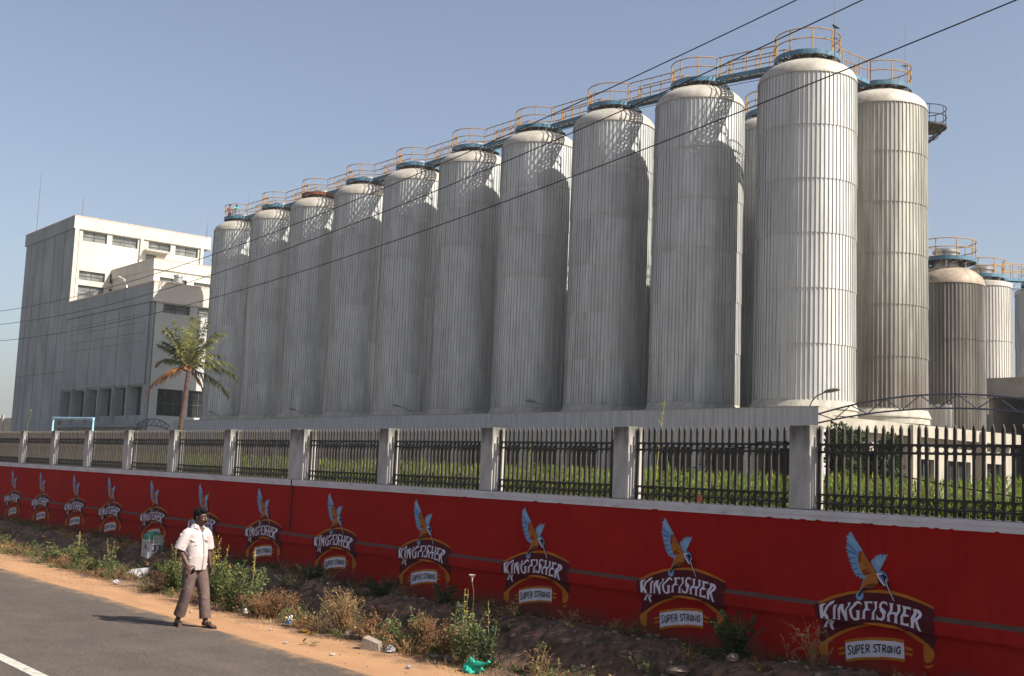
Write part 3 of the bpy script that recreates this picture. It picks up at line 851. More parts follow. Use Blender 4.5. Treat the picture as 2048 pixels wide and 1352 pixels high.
def walkway(p0, p1, label, group='steel walkways between the tank tops', w=0.42, parts_label=None):
    p0, p1 = Vector(p0), Vector(p1)
    o = root('walkway', label, 'walkway', tuple(p0), group=group)
    d = p1-p0; Lh = Vector((d.x, d.y, 0)).length; a = Vector((d.x, d.y, 0)).normalized(); s = Vector((-a.y, a.x, 0))
    def P(t, e, z): 
        q = a*(t*Lh)+s*e; return (q.x, q.y, d.z*t+z)
    mb = MB()
    mb.face([P(0, -w, 0.0), P(1, -w, 0.0), P(1, w, 0.0), P(0, w, 0.0)])
    mb.build('deck', M_grate, o)
    mb = MB()
    for e in (-w, w):
        for (ea, eb) in ((e-0.03, e+0.03),):
            mb.add([P(0, ea, -0.16), P(0, eb, -0.16), P(0, eb, 0.05), P(0, ea, 0.05), P(1, ea, -0.16), P(1, eb, -0.16), P(1, eb, 0.05), P(1, ea, 0.05)],
                   [(0, 1, 2, 3), (7, 6, 5, 4), (0, 4, 5, 1), (1, 5, 6, 2), (2, 6, 7, 3), (3, 7, 4, 0)])
    for k in range(7):
        t = (k+0.5)/7
        mb.tube([P(t, -w+0.03, -0.12), P(t, w-0.03, -0.12)], 0.035, n=4)
    mb.build('side_beams', M_blue, o)
    mb = MB()
    for e in (-w, w):
        for z in (1.15, 0.62):
            mb.tube([P(0, e, z), P(1, e, z)], 0.031, n=5)
        for k in range(5):
            t = 0.04+k/4*0.92
            mb.tube([P(t, e, 0), P(t, e, 1.15)], 0.029, n=5)
    mb.build('handrail', M_yel, o)
    mb = MB(); mb.tube([P(0, w+0.5, -0.6), P(1, w+0.5, -0.6)], 0.03, n=5); mb.tube([P(0, w+0.32, -0.72), P(1, w+0.32, -0.72)], 0.018, n=5)
    for t in (0.25, 0.7): mb.tube([P(t, w+0.55, -0.55), P(t, w, -0.1)], 0.015, n=4)
    mb.build('service_pipe', M_irondark, o)
    return o
pz = lambda i: TZ[i]+1.15+0.28
wl = ['nearest and second', 'second and third', 'third and fourth', 'fourth and fifth', 'fifth and sixth', 'sixth and seventh', 'seventh and eighth', 'eighth and ninth', 'ninth and leftmost']
for i in range(9):
    walkway((TX[i]-1.70, 50, pz(i)), (TX[i+1]+1.70, 50, pz(i+1)), 'blue walkway with ochre handrails joining the %s tank tops of the front row' % wl[i])
walkway((TX[0], 51.70, pz(0)), (TX[0], YB2-1.70, 23.40+1.40), 'blue walkway with ochre handrails running back from the nearest tank to the stained one')
walkway((TX[0]-1.70, YB2, 24.8), (TX[1]+1.70, YB2, 24.9), 'blue walkway behind the nearest tank, glimpsed left of it in the gap')

# side gallery seen behind the stained tank
o = root('caged_gallery', 'small dark caged gallery sticking out behind the stained tank, near its top', 'gallery', (-36.6, 60.4, 23.2))
mb = MB(); mb.lathe([(0.1, 0.0), (1.25, 0.0), (1.25, 0.12), (0.1, 0.12)], n=24); mb.build('deck', M_irondark, o)
mb = MB()
for z in (0.62, 1.15): mb.tube(ring_arc(1.22, z, 0, 2*pi-0.01), 0.03, n=5)
for k in range(8):
    a = 2*pi*k/8; mb.tube([(1.22*cos(a), 1.22*sin(a), 0), (1.22*cos(a), 1.22*sin(a), 1.15)], 0.025, n=5)
mb.build('handrail', M_irondark, o)
mb = MB()
for k in range(5):
    a = 2*pi*k/10-1.2; mb.tube([(1.15*cos(a), 1.15*sin(a), 0), (-0.6, -0.3, -1.6)], 0.035, n=5)
for z in (-0.25, -0.5): mb.tube(ring_arc(1.1+z*0.7, z, 0, 2*pi-0.01), 0.03, n=4)
mb.build('brackets', M_irondark, o)
o2 = MB(); o2.tube([(-0.9, -0.4, -22.4), (-0.9, -0.4, 1.0)], 0.12, n=8); o2.build('mast', M_irondark, o)

# smaller tanks at the right
def small_tank(x, y, r, zs, base, label, clad, domeh, name='storage_tank', gaps=()):
    o = root(name, label, 'storage tank', (x, y, 0), group='smaller tanks at the right edge')
    me = clad_mesh('cladding', [base+(zs-base)*k/4 for k in range(5)], r, clad, nr=int(72*r/2.525), rib=0.036); link('cladding', me, o)
    if domeh > 0.3:
        dome_mb(r, zs, domeh).build('dome', M_dome2, o, smooth=True)
    else:
        mb = MB(); mb.lathe([(r+0.07, zs-0.05), (r+0.07, zs+0.28), (r-0.1, zs+0.34), (0.1, zs+0.55)], n=48, capt=True); mb.build('roof_cap', M_clad4, o)
    z = zs+max(domeh, 0.45)-0.05
    mb = MB(); mb.lathe([(0.75, z-0.1), (0.75, z+0.95), (0.86, z+0.95), (0.86, z+1.10), (0.70, z+1.22), (0.05, z+1.25)], n=28, capt=True); mb.build('hatch', M_steel, o)
    mb = MB()
    for k in range(6):
        a = 2*pi*k/6; mb.tube([(1.2*cos(a), 1.2*sin(a), z-0.4), (1.4*cos(a), 1.4*sin(a), z+0.3)], 0.05, n=5)
    mb.build('bracket', M_steel, o)
    platform(o, z+0.22, r*0.80, list(gaps))
    return o
st1 = small_tank(-40.3, 69.1, 2.30, 15.4, 1.0, 'short grimy brown domed tank right of the tall stained tank', M_clad3, 1.30)
mb = MB()
nn = 26
for k in range(nn):
    a0 = radians(-140)+radians(88)*k/nn; a1 = radians(-140)+radians(88)*(k+1)/nn
    rr = 2.30+0.085+(0.03 if k % 2 else 0)
    mb.face([(rr*cos(a0), rr*sin(a0), 3.0), (rr*cos(a1), rr*sin(a1), 3.0), (rr*cos(a1), rr*sin(a1), 7.6+0.05*(k % 3)), (rr*cos(a0), rr*sin(a0), 7.6+0.05*(k % 3))])
mb.build('patch_panel', M_clad4, st1, label='clean pale replacement cladding low on the grimy tank')
small_tank(-44.4, 81.0, 2.02, 17.25, 1.0, 'pale flat topped tank behind the short grimy tank', M_clad4, 0.0, gaps=(1.2,))
small_tank(-44.4, 90.4, 2.05, 17.95, 1.0, 'flat topped tank cut off by the right edge of the picture', M_clad, 0.0)
walkway((-44.1, 82.7, 18.2), (-44.3, 88.7, 18.9), 'thin walkway between the two flat topped tanks at the right', group=None)
# ------------------------------------------------------------------ plinth building under the tanks
XP, YP = -33.85, 46.75
pb = root('plinth_building', 'long low grey building carrying the tank rows, with an open pier front', 'building', (0, 0, 0))
mb = MB()
mb.box(-107.5, XP, YP+0.02, 66.0, 5.08, 5.70, 0)            # slab
mb.box(-107.5, XP-0.003, YP+0.02, 47.9, 5.70, 6.06, 0)      # front upstand
mb.build('slab', M_slab, pb)
mb = MB(); x = -107.5; k = 0
while x < XP-0.4:
    w_ = 0.325+R.uniform(-0.02, 0.02)
    if x+w_ > XP-1.35: w_ = XP-x
    yo = R.uniform(0, 0.008)
    mb.box(x, x+w_-0.014, YP-0.03+yo, YP+0.02, 4.12, 6.08)
    x += w_
mb.build('board_cladding', M_board, pb)
mb = MB(); mb.box(-107.5, XP+0.02, YP-0.045, YP+0.22, 6.08, 6.115); mb.build('parapet_cap', M_slab, pb)
mb = MB()
for i in range(21):
    cx = -38.14-3.5*i
    mb.box(cx-0.28, cx+0.28, YP+0.02, YP+0.5, 0.8, 4.5)
mb.box(XP-0.6, XP-0.02, YP+0.02, YP+0.6, 0.8, 5.08)
mb.box(-107.5, XP, YP+0.1, YP+0.4, 4.1, 5.08)
mb.build('front_piers', M_board, pb)
mb = MB(); mb.box(-107.5, XP-0.7, YP+2.0, YP+2.2, 0.8, 5.08); mb.build('recess_wall', M_dark, pb)
for i in range(20):
    cx = -38.14-3.5*i
    m2 = MB(); m2.box(cx-3.2, cx-0.3, YP+1.6, YP+1.65, 2.0, 3.9); w_ = m2.build('window', M_glass, pb)
# side (facing +X): wall recessed under the slab, pilasters, windows
mb = MB()
ywin = [(55.35, 57.3, 0.8, 3.95), (58.35, 61.0, 0.8, 3.95), (62.2, 64.5, 0.8, 3.95), (48.6, 53.2, 2.0, 3.95)]
quadwall(mb, 'x', XP-0.30, -0.3, YP+0.6, 66.0, 0.8, 4.62, ywin)
mb.box(XP-0.9, XP-0.62, YP+0.6, 66.0, 4.62, 5.08)
mb.build('side_wall', M_slab, pb)
mb = MB()
for yy in (54.45, 61.45): mb.box(XP-0.3, XP+0.22, yy, yy+0.34, 0.8, 5.66)
mb.build('pilasters', M_slab, pb)
for (a, b, c, d) in ywin:
    m2 = MB(); m2.box(XP-0.62, XP-0.58, a, b, c, d); wn = m2.build('window', M_glass, pb)
    m2 = MB()
    for t in (0.0, 0.33, 0.66, 0.985): m2.box(XP-0.57, XP-0.52, a+(b-a)*t, a+(b-a)*t+0.05, c, d)
    m2.box(XP-0.57, XP-0.53, a, b, c+(d-c)*0.45, c+(d-c)*0.45+0.05)
    m2.build('window_frame', M_pipeblue if False else M_frame, wn)
# annex volume at the far end of the side
mb = MB(); mb.box(-60, XP-1.0, 60, 66, 0.8, 5.08)
mb.build('core', M_dark, pb)

# building at the right edge
rb = root('service_building', 'low concrete building with a dark open bay at the right edge', 'building', (-41.0, 75.0, 0.8))
mb = MB()
mb.box(0, 40, 0, 9, 7.95, 9.20); mb.box(-0.1, 40, -0.25, 0, 7.85, 8.02)
mb.build('roof_beam', M_slab, rb)
mb = MB(); mb.box(2.85, 40, 0.3, 0.6, 0, 7.95); mb.box(0.3, 40, 8.4, 8.8, 0, 7.95); mb.box(-0.0, 0.3, 0.6, 8.8, 0, 7.95)
mb.build('wall', M_slab, rb)
mb = MB(); mb.box(0.3, 2.85, 5.5, 5.6, 0, 7.9); mb.box(2.5, 2.8, 0.7, 5.5, 0, 7.9); mb.build('dark_bay', M_dark, rb)
mb = MB(); mb.box(0.1, 2.0, 0.4, 0.6, 4.6, 5.55); mb.build('low_panel', M_clad4, rb)

# ------------------------------------------------------------------ arched trusses
def arch(name, label, pts_top, pts_bot, n, r=0.035):
    o = root(name, label, 'arch truss', tuple(pts_bot[0]))
    ox, oy, oz = pts_bot[0]
    def interp(P, t):
        # quadratic through three points
        a, b, c = [Vector(p) for p in P]
        return a*(1-t)*(1-2*t)+b*4*t*(1-t)+c*t*(2*t-1)
    T = [interp(pts_top, i/40) for i in range(41)]; B = [interp(pts_bot, i/40) for i in range(41)]
    mb = MB(); mb.tube([tuple(p) for p in T], r, n=6); mb.build('upper_chord', M_navy, o, off=(ox, oy, oz)).location = (0, 0, 0)
    mb = MB(); mb.tube([tuple(p) for p in B], r, n=6); mb.build('lower_chord', M_navy, o, off=(ox, oy, oz)).location = (0, 0, 0)
    mb = MB()
    for k in range(n):
        a = interp(pts_bot, (k+0.5)/n); 
        mb.tube([tuple(interp(pts_top, k/n)), tuple(a)], r*0.6, n=5); mb.tube([tuple(a), tuple(interp(pts_top, (k+1)/n))], r*0.6, n=5)
    mb.build('lattice', M_navy, o, off=(ox, oy, oz)).location = (0, 0, 0)
    return o
arch('entrance_arch', 'navy arched lattice truss springing from the plinth corner at the right', [(XP+0.03, YP-0.08, 5.72), (-27.6, YP-0.08, 6.49), (-21.4, YP-0.08, 5.72)], [(XP+0.03, YP-0.08, 5.30), (-27.6, YP-0.08, 5.88), (-21.4, YP-0.08, 5.30)], 7, r=0.042)
mb = MB(); mb.box(-21.4, -20.9, YP-0.4, YP+0.1, 0.8, 5.9); mb.build('gate_post', M_slab, label='concrete gate post at the far end of the navy arch, beyond the right edge', cat='post')
arch('small_arch', 'small navy lattice arch at the far left end of the plinth', [(-111.0, 44.2, 5.36), (-106.7, 44.2, 6.10), (-102.6, 44.2, 5.40)], [(-111.0, 44.2, 4.88), (-106.7, 44.2, 5.47), (-102.6, 44.2, 4.97)], 7, r=0.05)

# ------------------------------------------------------------------ lamps on the plinth edge
def lamp(x, sgn, label):
    o = root('street_lamp', label, 'lamp', (x, YP+0.06, 6.1), group='lamps along the plinth edge')
    mb = MB(); pts = [(0, 0, 0), (sgn*0.12, -0.02, 0.22), (sgn*0.45, -0.1, 0.48), (sgn*0.95, -0.2, 0.62)]
    if sgn < 0: pts = [(0, 0, 0), (sgn*0.15, -0.02, 0.22), (sgn*0.65, -0.1, 0.45), (sgn*1.4, -0.2, 0.60)]
    mb.tube(pts, 0.03, n=6); mb.build('arm', M_lampg, o)
    ex, ey, ez = pts[-1]
    mb = MB(); k = 8
    secs = [(0, 0.05, 0.05), (0.12, 0.11, 0.10), (0.45, 0.16, 0.13), (0.75, 0.13, 0.09), (0.88, 0.05, 0.05)]
    vs = []
    for (l, wy, wz) in secs:
        for j in range(k):
            a = 2*pi*j/k
            vs.append((ex+sgn*l, ey+wy*cos(a), ez+0.02+l*0.12+wz*sin(a)*(0.6 if sin(a) < 0 else 1)))
    fs = [(i*k+j, i*k+(j+1) % k, (i+1)*k+(j+1) % k, (i+1)*k+j) for i in range(len(secs)-1) for j in range(k)]+[tuple(range(k)), tuple((len(secs)-1)*k+j for j in range(k))]
    mb.add(vs, fs); mb.build('lamp_head', M_lampg, o, smooth=True)
lamp(-34.43, 1, 'lamp on the plinth corner under the nearest tank, pointing right')
lamp(-53.0, -1, 'lamp on the plinth edge in front of the third tank from the right')
lamp(-67.6, -1, 'lamp on the plinth edge in front of the fifth tank from the right')
lamp(-82.55, -1, 'lamp on the plinth edge in front of the seventh tank from the right')
lamp(-97.5, -1, 'lamp on the plinth edge in front of the leftmost tanks')

# ------------------------------------------------------------------ brewery building at the left
FY = 45.5
M_concs = mat('shade_tinted_whitewash', (0.42, 0.43, 0.42), rough=0.9, col2=(0.34, 0.35, 0.345), scale=0.4, detail=9)  # cooler grey tint paints shade into the low wing's side wall
bl = root('brewery_building', 'tall whitewashed concrete building at the left, with a stepped lower wing', 'building', (2.1, -0.86, -0.33))
XL, XT, X0 = -111.5, -135.8, -153.2
RZ = 0.8
mb = MB()   # low wing walls
wins = [(-136.03, -132.21), (-132.08, -128.43), (-127.91, -124.43), (-124.21, -120.72), (-120.14, -116.62), (-116.39, -112.87)]
hs = [(a+0.35 if a > -136 else -135.5, b-0.25, 6.88, 9.72) for a, b in wins]
hs[0] = (-135.35, -132.6, 6.88, 9.72)
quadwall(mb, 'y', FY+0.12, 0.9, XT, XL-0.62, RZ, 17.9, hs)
mb.build('low_front_wall', M_concshade, bl)
mb = MB(); mb.box(XT, XL-1.5, 62.0, 62.5, RZ, 18.0); mb.build('low_rear_wall', M_concshade, bl)
mb = MB()
lw = [(46.55, 49.3, 16.9, 17.78), (50.1, 52.8, 16.9, 17.78), (46.6, 49.2, 6.9, 9.5), (49.75, 53.2, 6.9, 9.55), (54, 58, 6.9, 9.5)]
quadwall(mb, 'x', XL-0.10, -0.6, FY+0.32, 62.0, RZ, 18.0, lw)
mb.build('low_side_wall', M_concs, bl)
mb = MB()   # vertical fins beside the openings + grooves
for a, b, c, d in hs:
    mb.box(a-0.38, a-0.06, FY-0.18, FY+0.12, 6.4, 9.9)
mb.box(XT+0.1, XL-0.8, FY-0.5, FY+0.12, 5.72, 5.9)
mb.box(XT+0.1, XL-0.8, FY-0.02, FY+0.12, 9.9, 17.85)
mb.build('fins', M_concshade, bl)
mb = MB()
for i in range(7):
    x = XT+0.1+(XL-XT-0.9)*i/6.0
    mb.box(x-0.03, x+0.03, FY-0.03, FY-0.019, 9.9, 17.85)
for zz in (14.1, 15.0, 16.0, 16.8):
    mb.box(XT+1.2, XL-2.4, FY-0.028, FY-0.019, zz, zz+0.035)
mb.build('wall_joints', M_under, bl)
mb = MB(); mb.box(XT+0.02, XL+0.05, FY-0.12, FY+0.22, 17.9, 19.80); mb.build('low_front_fascia', M_concshade, bl)
mb = MB(); mb.box(XL-0.3, XL+0.052, FY-0.115, 62.3, 17.9, 19.80); mb.box(XT, XL-0.3, FY+0.22, 62.3, 18.0, 18.9)
mb.build('low_parapet', M_conc, bl)
mb = MB(); mb.box(XT+0.02, XL+0.08, FY-0.14, FY+0.24, 19.80, 19.90); mb.box(XL-0.33, XL+0.08, FY+0.24, 62.3, 19.80, 19.90); mb.build('low_parapet_coping', M_brickcap, bl)
mb = MB()
for xx in (XL-0.50, XL-0.22): mb.tube([(xx, FY+0.1, RZ), (xx, FY+0.1, 17.9)], 0.09, n=8)
mb.build('drainpipe', M_concshade, bl)
for a, b, c, d in hs:
    m2 = MB(); m2.box(a, b, FY+0.92, FY+0.95, c, d); w_ = m2.build('window', M_glass, bl)
    m2 = MB(); m2.box(a, b, FY+0.86, FY+0.91, c+0.9, c+0.96); m2.box((a+b)/2-0.04, (a+b)/2+0.04, FY+0.86, FY+0.91, c, d); m2.build('window_frame', M_frame, w_)
def xwin(x, a, b, c, d, glass=None, nmull=2, sill=None, inset=0.28):
    m2 = MB(); m2.box(x-inset-0.03, x-inset, a, b, c, d); w_ = m2.build('window', glass or M_glass2, bl)
    m2 = MB()
    for k in range(nmull+1):
        yy = a+(b-a-0.06)*k/nmull; m2.box(x-inset, x-inset+0.06, yy, yy+0.06, c, d)
    m2.box(x-inset, x-inset+0.05, a, b, c+(d-c)*0.45, c+(d-c)*0.45+0.07); m2.box(x-inset, x-inset+0.05, a, b, c, c+0.05); m2.box(x-inset, x-inset+0.05, a, b, d-0.06, d)
    m2.build('window_frame', M_frame, w_)
for (a, b, c, d) in lw: xwin(XL-0.10, a, b, c, d, glass=M_glass if d < 12 else M_glass2, nmull=2 if d > 12 else 3)
# tall block
mb = MB()
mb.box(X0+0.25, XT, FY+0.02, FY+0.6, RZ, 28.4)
mb.build('tall_front_wall', M_concshade, bl)
tw = [(46.5, 49.3, 27.15, 28.30), (49.9, 52.95, 27.15, 28.30), (54.25, 57.0, 27.15, 28.30), (57.6, 60.5, 27.15, 28.30),
      (46.4, 49.4, 22.65, 23.70), (49.95, 52.9, 22.65, 23.70), (46.4, 49.4, 20.2, 22.05), (49.95, 52.9, 20.2, 22.05), (54.0, 55.3, 24.6, 26.75)]
mb = MB(); quadwall(mb, 'x', XT, -0.5, FY+0.04, 61.1, RZ, 28.4, tw)
mb.box(XT-0.5, XT+0.16, FY+0.04, FY+0.5, 19.9, 28.4)
mb.box(XT, XT+0.22, 53.2, 53.55, 19.9, 28.4); mb.box(XT, XT+0.22, 60.75, 61.1, 19.9, 28.4)
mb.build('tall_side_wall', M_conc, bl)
mb = MB(); mb.box(X0, XT+0.18, FY-0.12, FY+0.35, 28.4, 29.82); mb.build('tall_front_fascia', M_concshade, bl)
mb = MB(); mb.box(XT-0.4, XT+0.182, FY-0.115, 62.0, 28.4, 29.82); mb.box(X0, XT-0.4, 61.5, 62.0, 28.4, 29.82); mb.box(X0, X0+0.4, FY+0.35, 61.5, 28.4, 29.82)
mb.box(X0+0.4, XT-0.4, FY+0.35, 61.5, 28.45, 28.7)
mb.build('tall_parapet', M_conc, bl)
mb = MB(); mb.box(X0, XT+0.21, FY-0.14, FY+0.38, 29.82, 29.92); mb.box(XT-0.43, XT+0.21, FY+0.38, 62.0, 29.82, 29.92); mb.build('tall_parapet_coping', M_brickcap, bl)
mb = MB(); mb.box(X0+0.25, X0+0.6, FY+0.6, 61, RZ, 28.4); mb.box(X0+0.6, XT-0.5, 60.6, 61.0, RZ, 28.4); mb.build('tall_rear_walls', M_concshade, bl)
mb = MB()
for i in (0.5, 1.0, 1.7, 2.6, 3.4):
    x = X0+0.25+i*(XT-X0)/4.2; mb.box(x-0.04, x+0.04, FY+0.006, FY+0.019, RZ, 28.3)
mb.box(X0+0.3, XT-0.1, FY+0.004, FY+0.018, 12.0, 12.05)
mb.build('tall_wall_joints', M_under, bl)
for q in tw[:-1]: xwin(XT, *q, nmull=2, glass=M_glass2)
m2 = MB(); m2.box(XT-0.33, XT-0.28, 54.0, 55.3, 24.6, 26.75); dr = m2.build('door', M_glass2, bl)
m2 = MB(); m2.box(XT-0.28, XT-0.2, 54.0, 54.12, 24.6, 26.75); m2.box(XT-0.28, XT-0.2, 55.18, 55.3, 24.6, 26.75); m2.box(XT-0.28, XT-0.2, 54.12, 55.18, 26.65, 26.75); m2.build('door_frame', M_frame, dr)
m2 = MB(); m2.box(XT, XT+1.3, 53.6, 56.6, 27.0, 27.14); m2.build('canopy', M_conc, bl)
# mid annex on the low roof
XA, YA = -123.8, 50.3
mb = MB()
aw = [(51.0, 54.1, 21.0, 22.32), (54.9, 58.1, 21.0, 22.26)]
quadwall(mb, 'x', XA, -0.4, YA, 61.0, 18.9, 23.1, aw)
mb.box(XT, XA-0.4, YA, YA+0.4, 18.9, 23.1)
mb.build('annex_wall', M_conc, bl)
mb = MB(); mb.box(XT+0.02, XA+0.15, YA-0.15, YA+0.2, 23.1, 24.2); mb.box(XA-0.3, XA+0.15, YA+0.2, 61.1, 23.1, 24.2); mb.box(XT, XA-0.3, YA+0.2, 61.1, 23.2, 23.5)
mb.build('annex_parapet', M_conc, bl)
mb = MB(); mb.box(XT+0.02, XA+0.18, YA-0.18, YA+0.2, 24.2, 24.27); mb.box(XA-0.33, XA+0.18, YA+0.2, 61.1, 24.2, 24.27); mb.build('annex_coping', M_brickcap, bl)
for q in aw: xwin(XA, *q, nmull=2)
# roof ventilator and lamps, masts
o = root('roof_ventilator', 'round steel roof ventilator behind the low parapet', 'ventilator', (-117.0, 50.2, 18.9))
mb = MB(); mb.lathe([(0.32, 0), (0.32, 1.9), (0.5, 1.95), (0.5, 2.3), (0.42, 2.35), (0.42, 2.5), (0.52, 2.55), (0.50, 2.75), (0.1, 2.85)], n=24, capt=True); mb.build('cowl', M_steel, o, smooth=False)
for (x, y, z0, hh, lab) in ((-152.6, 46.2, 29.9, 8.6, 'tall thin lightning mast on the left corner of the tall building'), (-135.6, 46.0, 29.9, 2.2, 'short lightning rod on the near corner of the tall building'), (-135.9, 61.6, 29.9, 2.0, 'short lightning rod at the far right end of the tall roof')):
    mb = MB(); mb.tube([(x, y, z0), (x, y, z0+hh*0.5), (x+0.05, y, z0+hh)], [0.05, 0.04, 0.025], n=5)
    o = mb.build('lightning_rod', M_lampg, off=(x, y, z0)); tag(o, lab, 'lightning rod', 'lightning rods')
for (x, y, z0, hh, lab) in ((-36.1, 50.9, 25.9, 2.9, 'thin lightning rod rising behind the nearest tank top'), (-35.9, 57.3, 26.0, 2.6, 'thin lightning rod on the stained tank top'), (-103.1, 50.8, 26.6, 2.0, 'thin rod on the leftmost tank behind the workers')):
    mb = MB(); mb.tube([(x, y, z0-1.0), (x, y, z0+hh*0.5), (x+0.02, y, z0+hh)], [0.02, 0.018, 0.01], n=5)
    for k in range(9):
        q = Vector((R.gauss(0, 1), R.gauss(0, 1), R.gauss(0, 0.4))).normalized()*0.22
        if 'rising' in lab or 'stained' in lab: mb.tube([(x-q.x, y-q.y, z0+0.06-q.z*0.3), (x+q.x, y+q.y, z0+0.06+q.z*0.3)], 0.012, n=3)
    o = mb.build('lightning_rod', M_lampg, off=(x, y, z0)); tag(o, lab, 'lightning rod', 'lightning rods')
for (x, y, z, ang, lab) in ((-122.5, 47.0, 19.8, 0.5, 'white tube lamp on an arm above the low parapet corner'), (-134.0, 46.6, 19.8, 0.5, 'white tube lamp on an arm near the tall wall')):
    o = root('wall_lamp', lab, 'lamp', (x, y, z), group='tube lamps on the low roof')
    mb = MB(); mb.tube([(0, 0, 0), (-0.3, 0, 0.9), (-0.9, -0.1, 1.6)], 0.04, n=6); mb.build('arm', M_steel, o)
    mb = MB(); mb.tube([(-0.8, -0.1, 1.55), (-2.3, -0.2, 2.0)], [0.14, 0.17], n=8); mb.build('lamp_head', M_clad4, o)

# distant wall beyond
o = root('distant_wall', 'distant grey compound wall with posts, left of the tall building', 'wall', (-230, 60, 0.8))
mb = MB(); mb.box(-60, 27.5, 0, 0.3, 0, 7.4); mb.build('wall_panels', M_slab, o)
mb = MB()
for k in range(14): mb.box(-58+k*6.2, -57.2+k*6.2, -0.25, 0.0, 0, 7.9)
mb.build('posts', M_slab, o)

# blue pipe frame
o = root('pipe_frame', 'sky blue pipe goal frame standing behind the fence at the left', 'pipe frame', (-60.72, 20, 0.8))
mb = MB(); mb.tube([(0, 0, 0), (0, 0, 3.38)], 0.05, n=8); mb.build('post', M_pipeblue, o)
mb = MB(); mb.tube([(5.6, 0, 0), (5.6, 0, 3.33)], 0.05, n=8); mb.build('post', M_pipeblue, o)
mb = MB(); mb.tube([(-0.05, 0, 3.42), (5.65, 0, 3.33)], 0.055, n=8); mb.build('crossbar', M_pipeblue, o)

# ------------------------------------------------------------------ overhead cables
cab = {'highest of the three black cables crossing the sky': [(-35.76, 6.46), (-27.8, 6.28), (-21.85, 6.48), (-16.59, 6.71), (-11.1, 7.16), (-7.6, 7.56)],
       'middle of the three black cables crossing the sky': [(-35.64, 6.04), (-27.72, 5.92), (-20.08, 6.15), (-11.56, 6.65), (-6.91, 7.35)],
       'lowest of the three black cables, crossing in front of the tanks': [(-35.49, 5.55), (-24.67, 5.52), (-18.31, 5.70), (-12.59, 6.05), (-8.19, 6.43), (-5.26, 6.87)]}
for lab, pts in cab.items():
    A = np.array([p[0] for p in pts]); B = np.array([p[1] for p in pts]); co = np.polyfit(A, B, 2)
    xs_ = np.linspace(-62, 14, 90)
    CK = 2.0
    mb = MB(); mb.tube([(float(x)*CK, 10.0*CK, H+(float(np.polyval(co, x))-H)*CK) for x in xs_], 0.0145, n=5)
    o = mb.build('overhead_cable', M_cable, off=(-62*CK, 10.0*CK, H+(float(np.polyval(co, -62))-H)*CK)); tag(o, lab, 'cable', 'overhead cables along the road')

# ------------------------------------------------------------------ foliage
L_green = leafmat('weed_leaf', (0.125, 0.155, 0.045), (0.055, 0.08, 0.025))
L_pale = leafmat('pale_weed_leaf', (0.20, 0.225, 0.09), (0.09, 0.12, 0.045))
L_dark = leafmat('dark_bush_leaf', (0.055, 0.080, 0.030), (0.025, 0.040, 0.016))
L_hedge = leafmat('bamboo_leaf', (0.27, 0.35, 0.045), (0.10, 0.17, 0.026), trans=0.4, scale=2.0)
L_hedge2 = leafmat('dark_bamboo_leaf', (0.04, 0.065, 0.015), (0.018, 0.03, 0.010), scale=2.0)
L_dry = leafmat('dry_twig', (0.24, 0.125, 0.058), (0.13, 0.065, 0.035), trans=0.15)
L_straw = leafmat('straw', (0.33, 0.225, 0.105), (0.20, 0.13, 0.06), trans=0.2)
L_yellow = leafmat('seed_spike', (0.50, 0.38, 0.06), (0.28, 0.24, 0.07), trans=0.1)
L_palm = leafmat('palm_leaflet', (0.20, 0.19, 0.05), (0.06, 0.08, 0.025), trans=0.3, scale=1.2)
L_palmdry = leafmat('dry_palm_leaflet', (0.34, 0.16, 0.055), (0.20, 0.095, 0.04), trans=0.25, scale=1.2)
M_stem = mat('green_stem', (0.13, 0.14, 0.05), rough=0.8, col2=(0.10, 0.07, 0.035), scale=6)
M_trunk = mat('palm_trunk', (0.135, 0.075, 0.05), rough=0.9, col2=(0.05, 0.032, 0.024), scale=6, stretch=(1, 1, 3), bump=0.02, bscale=12)

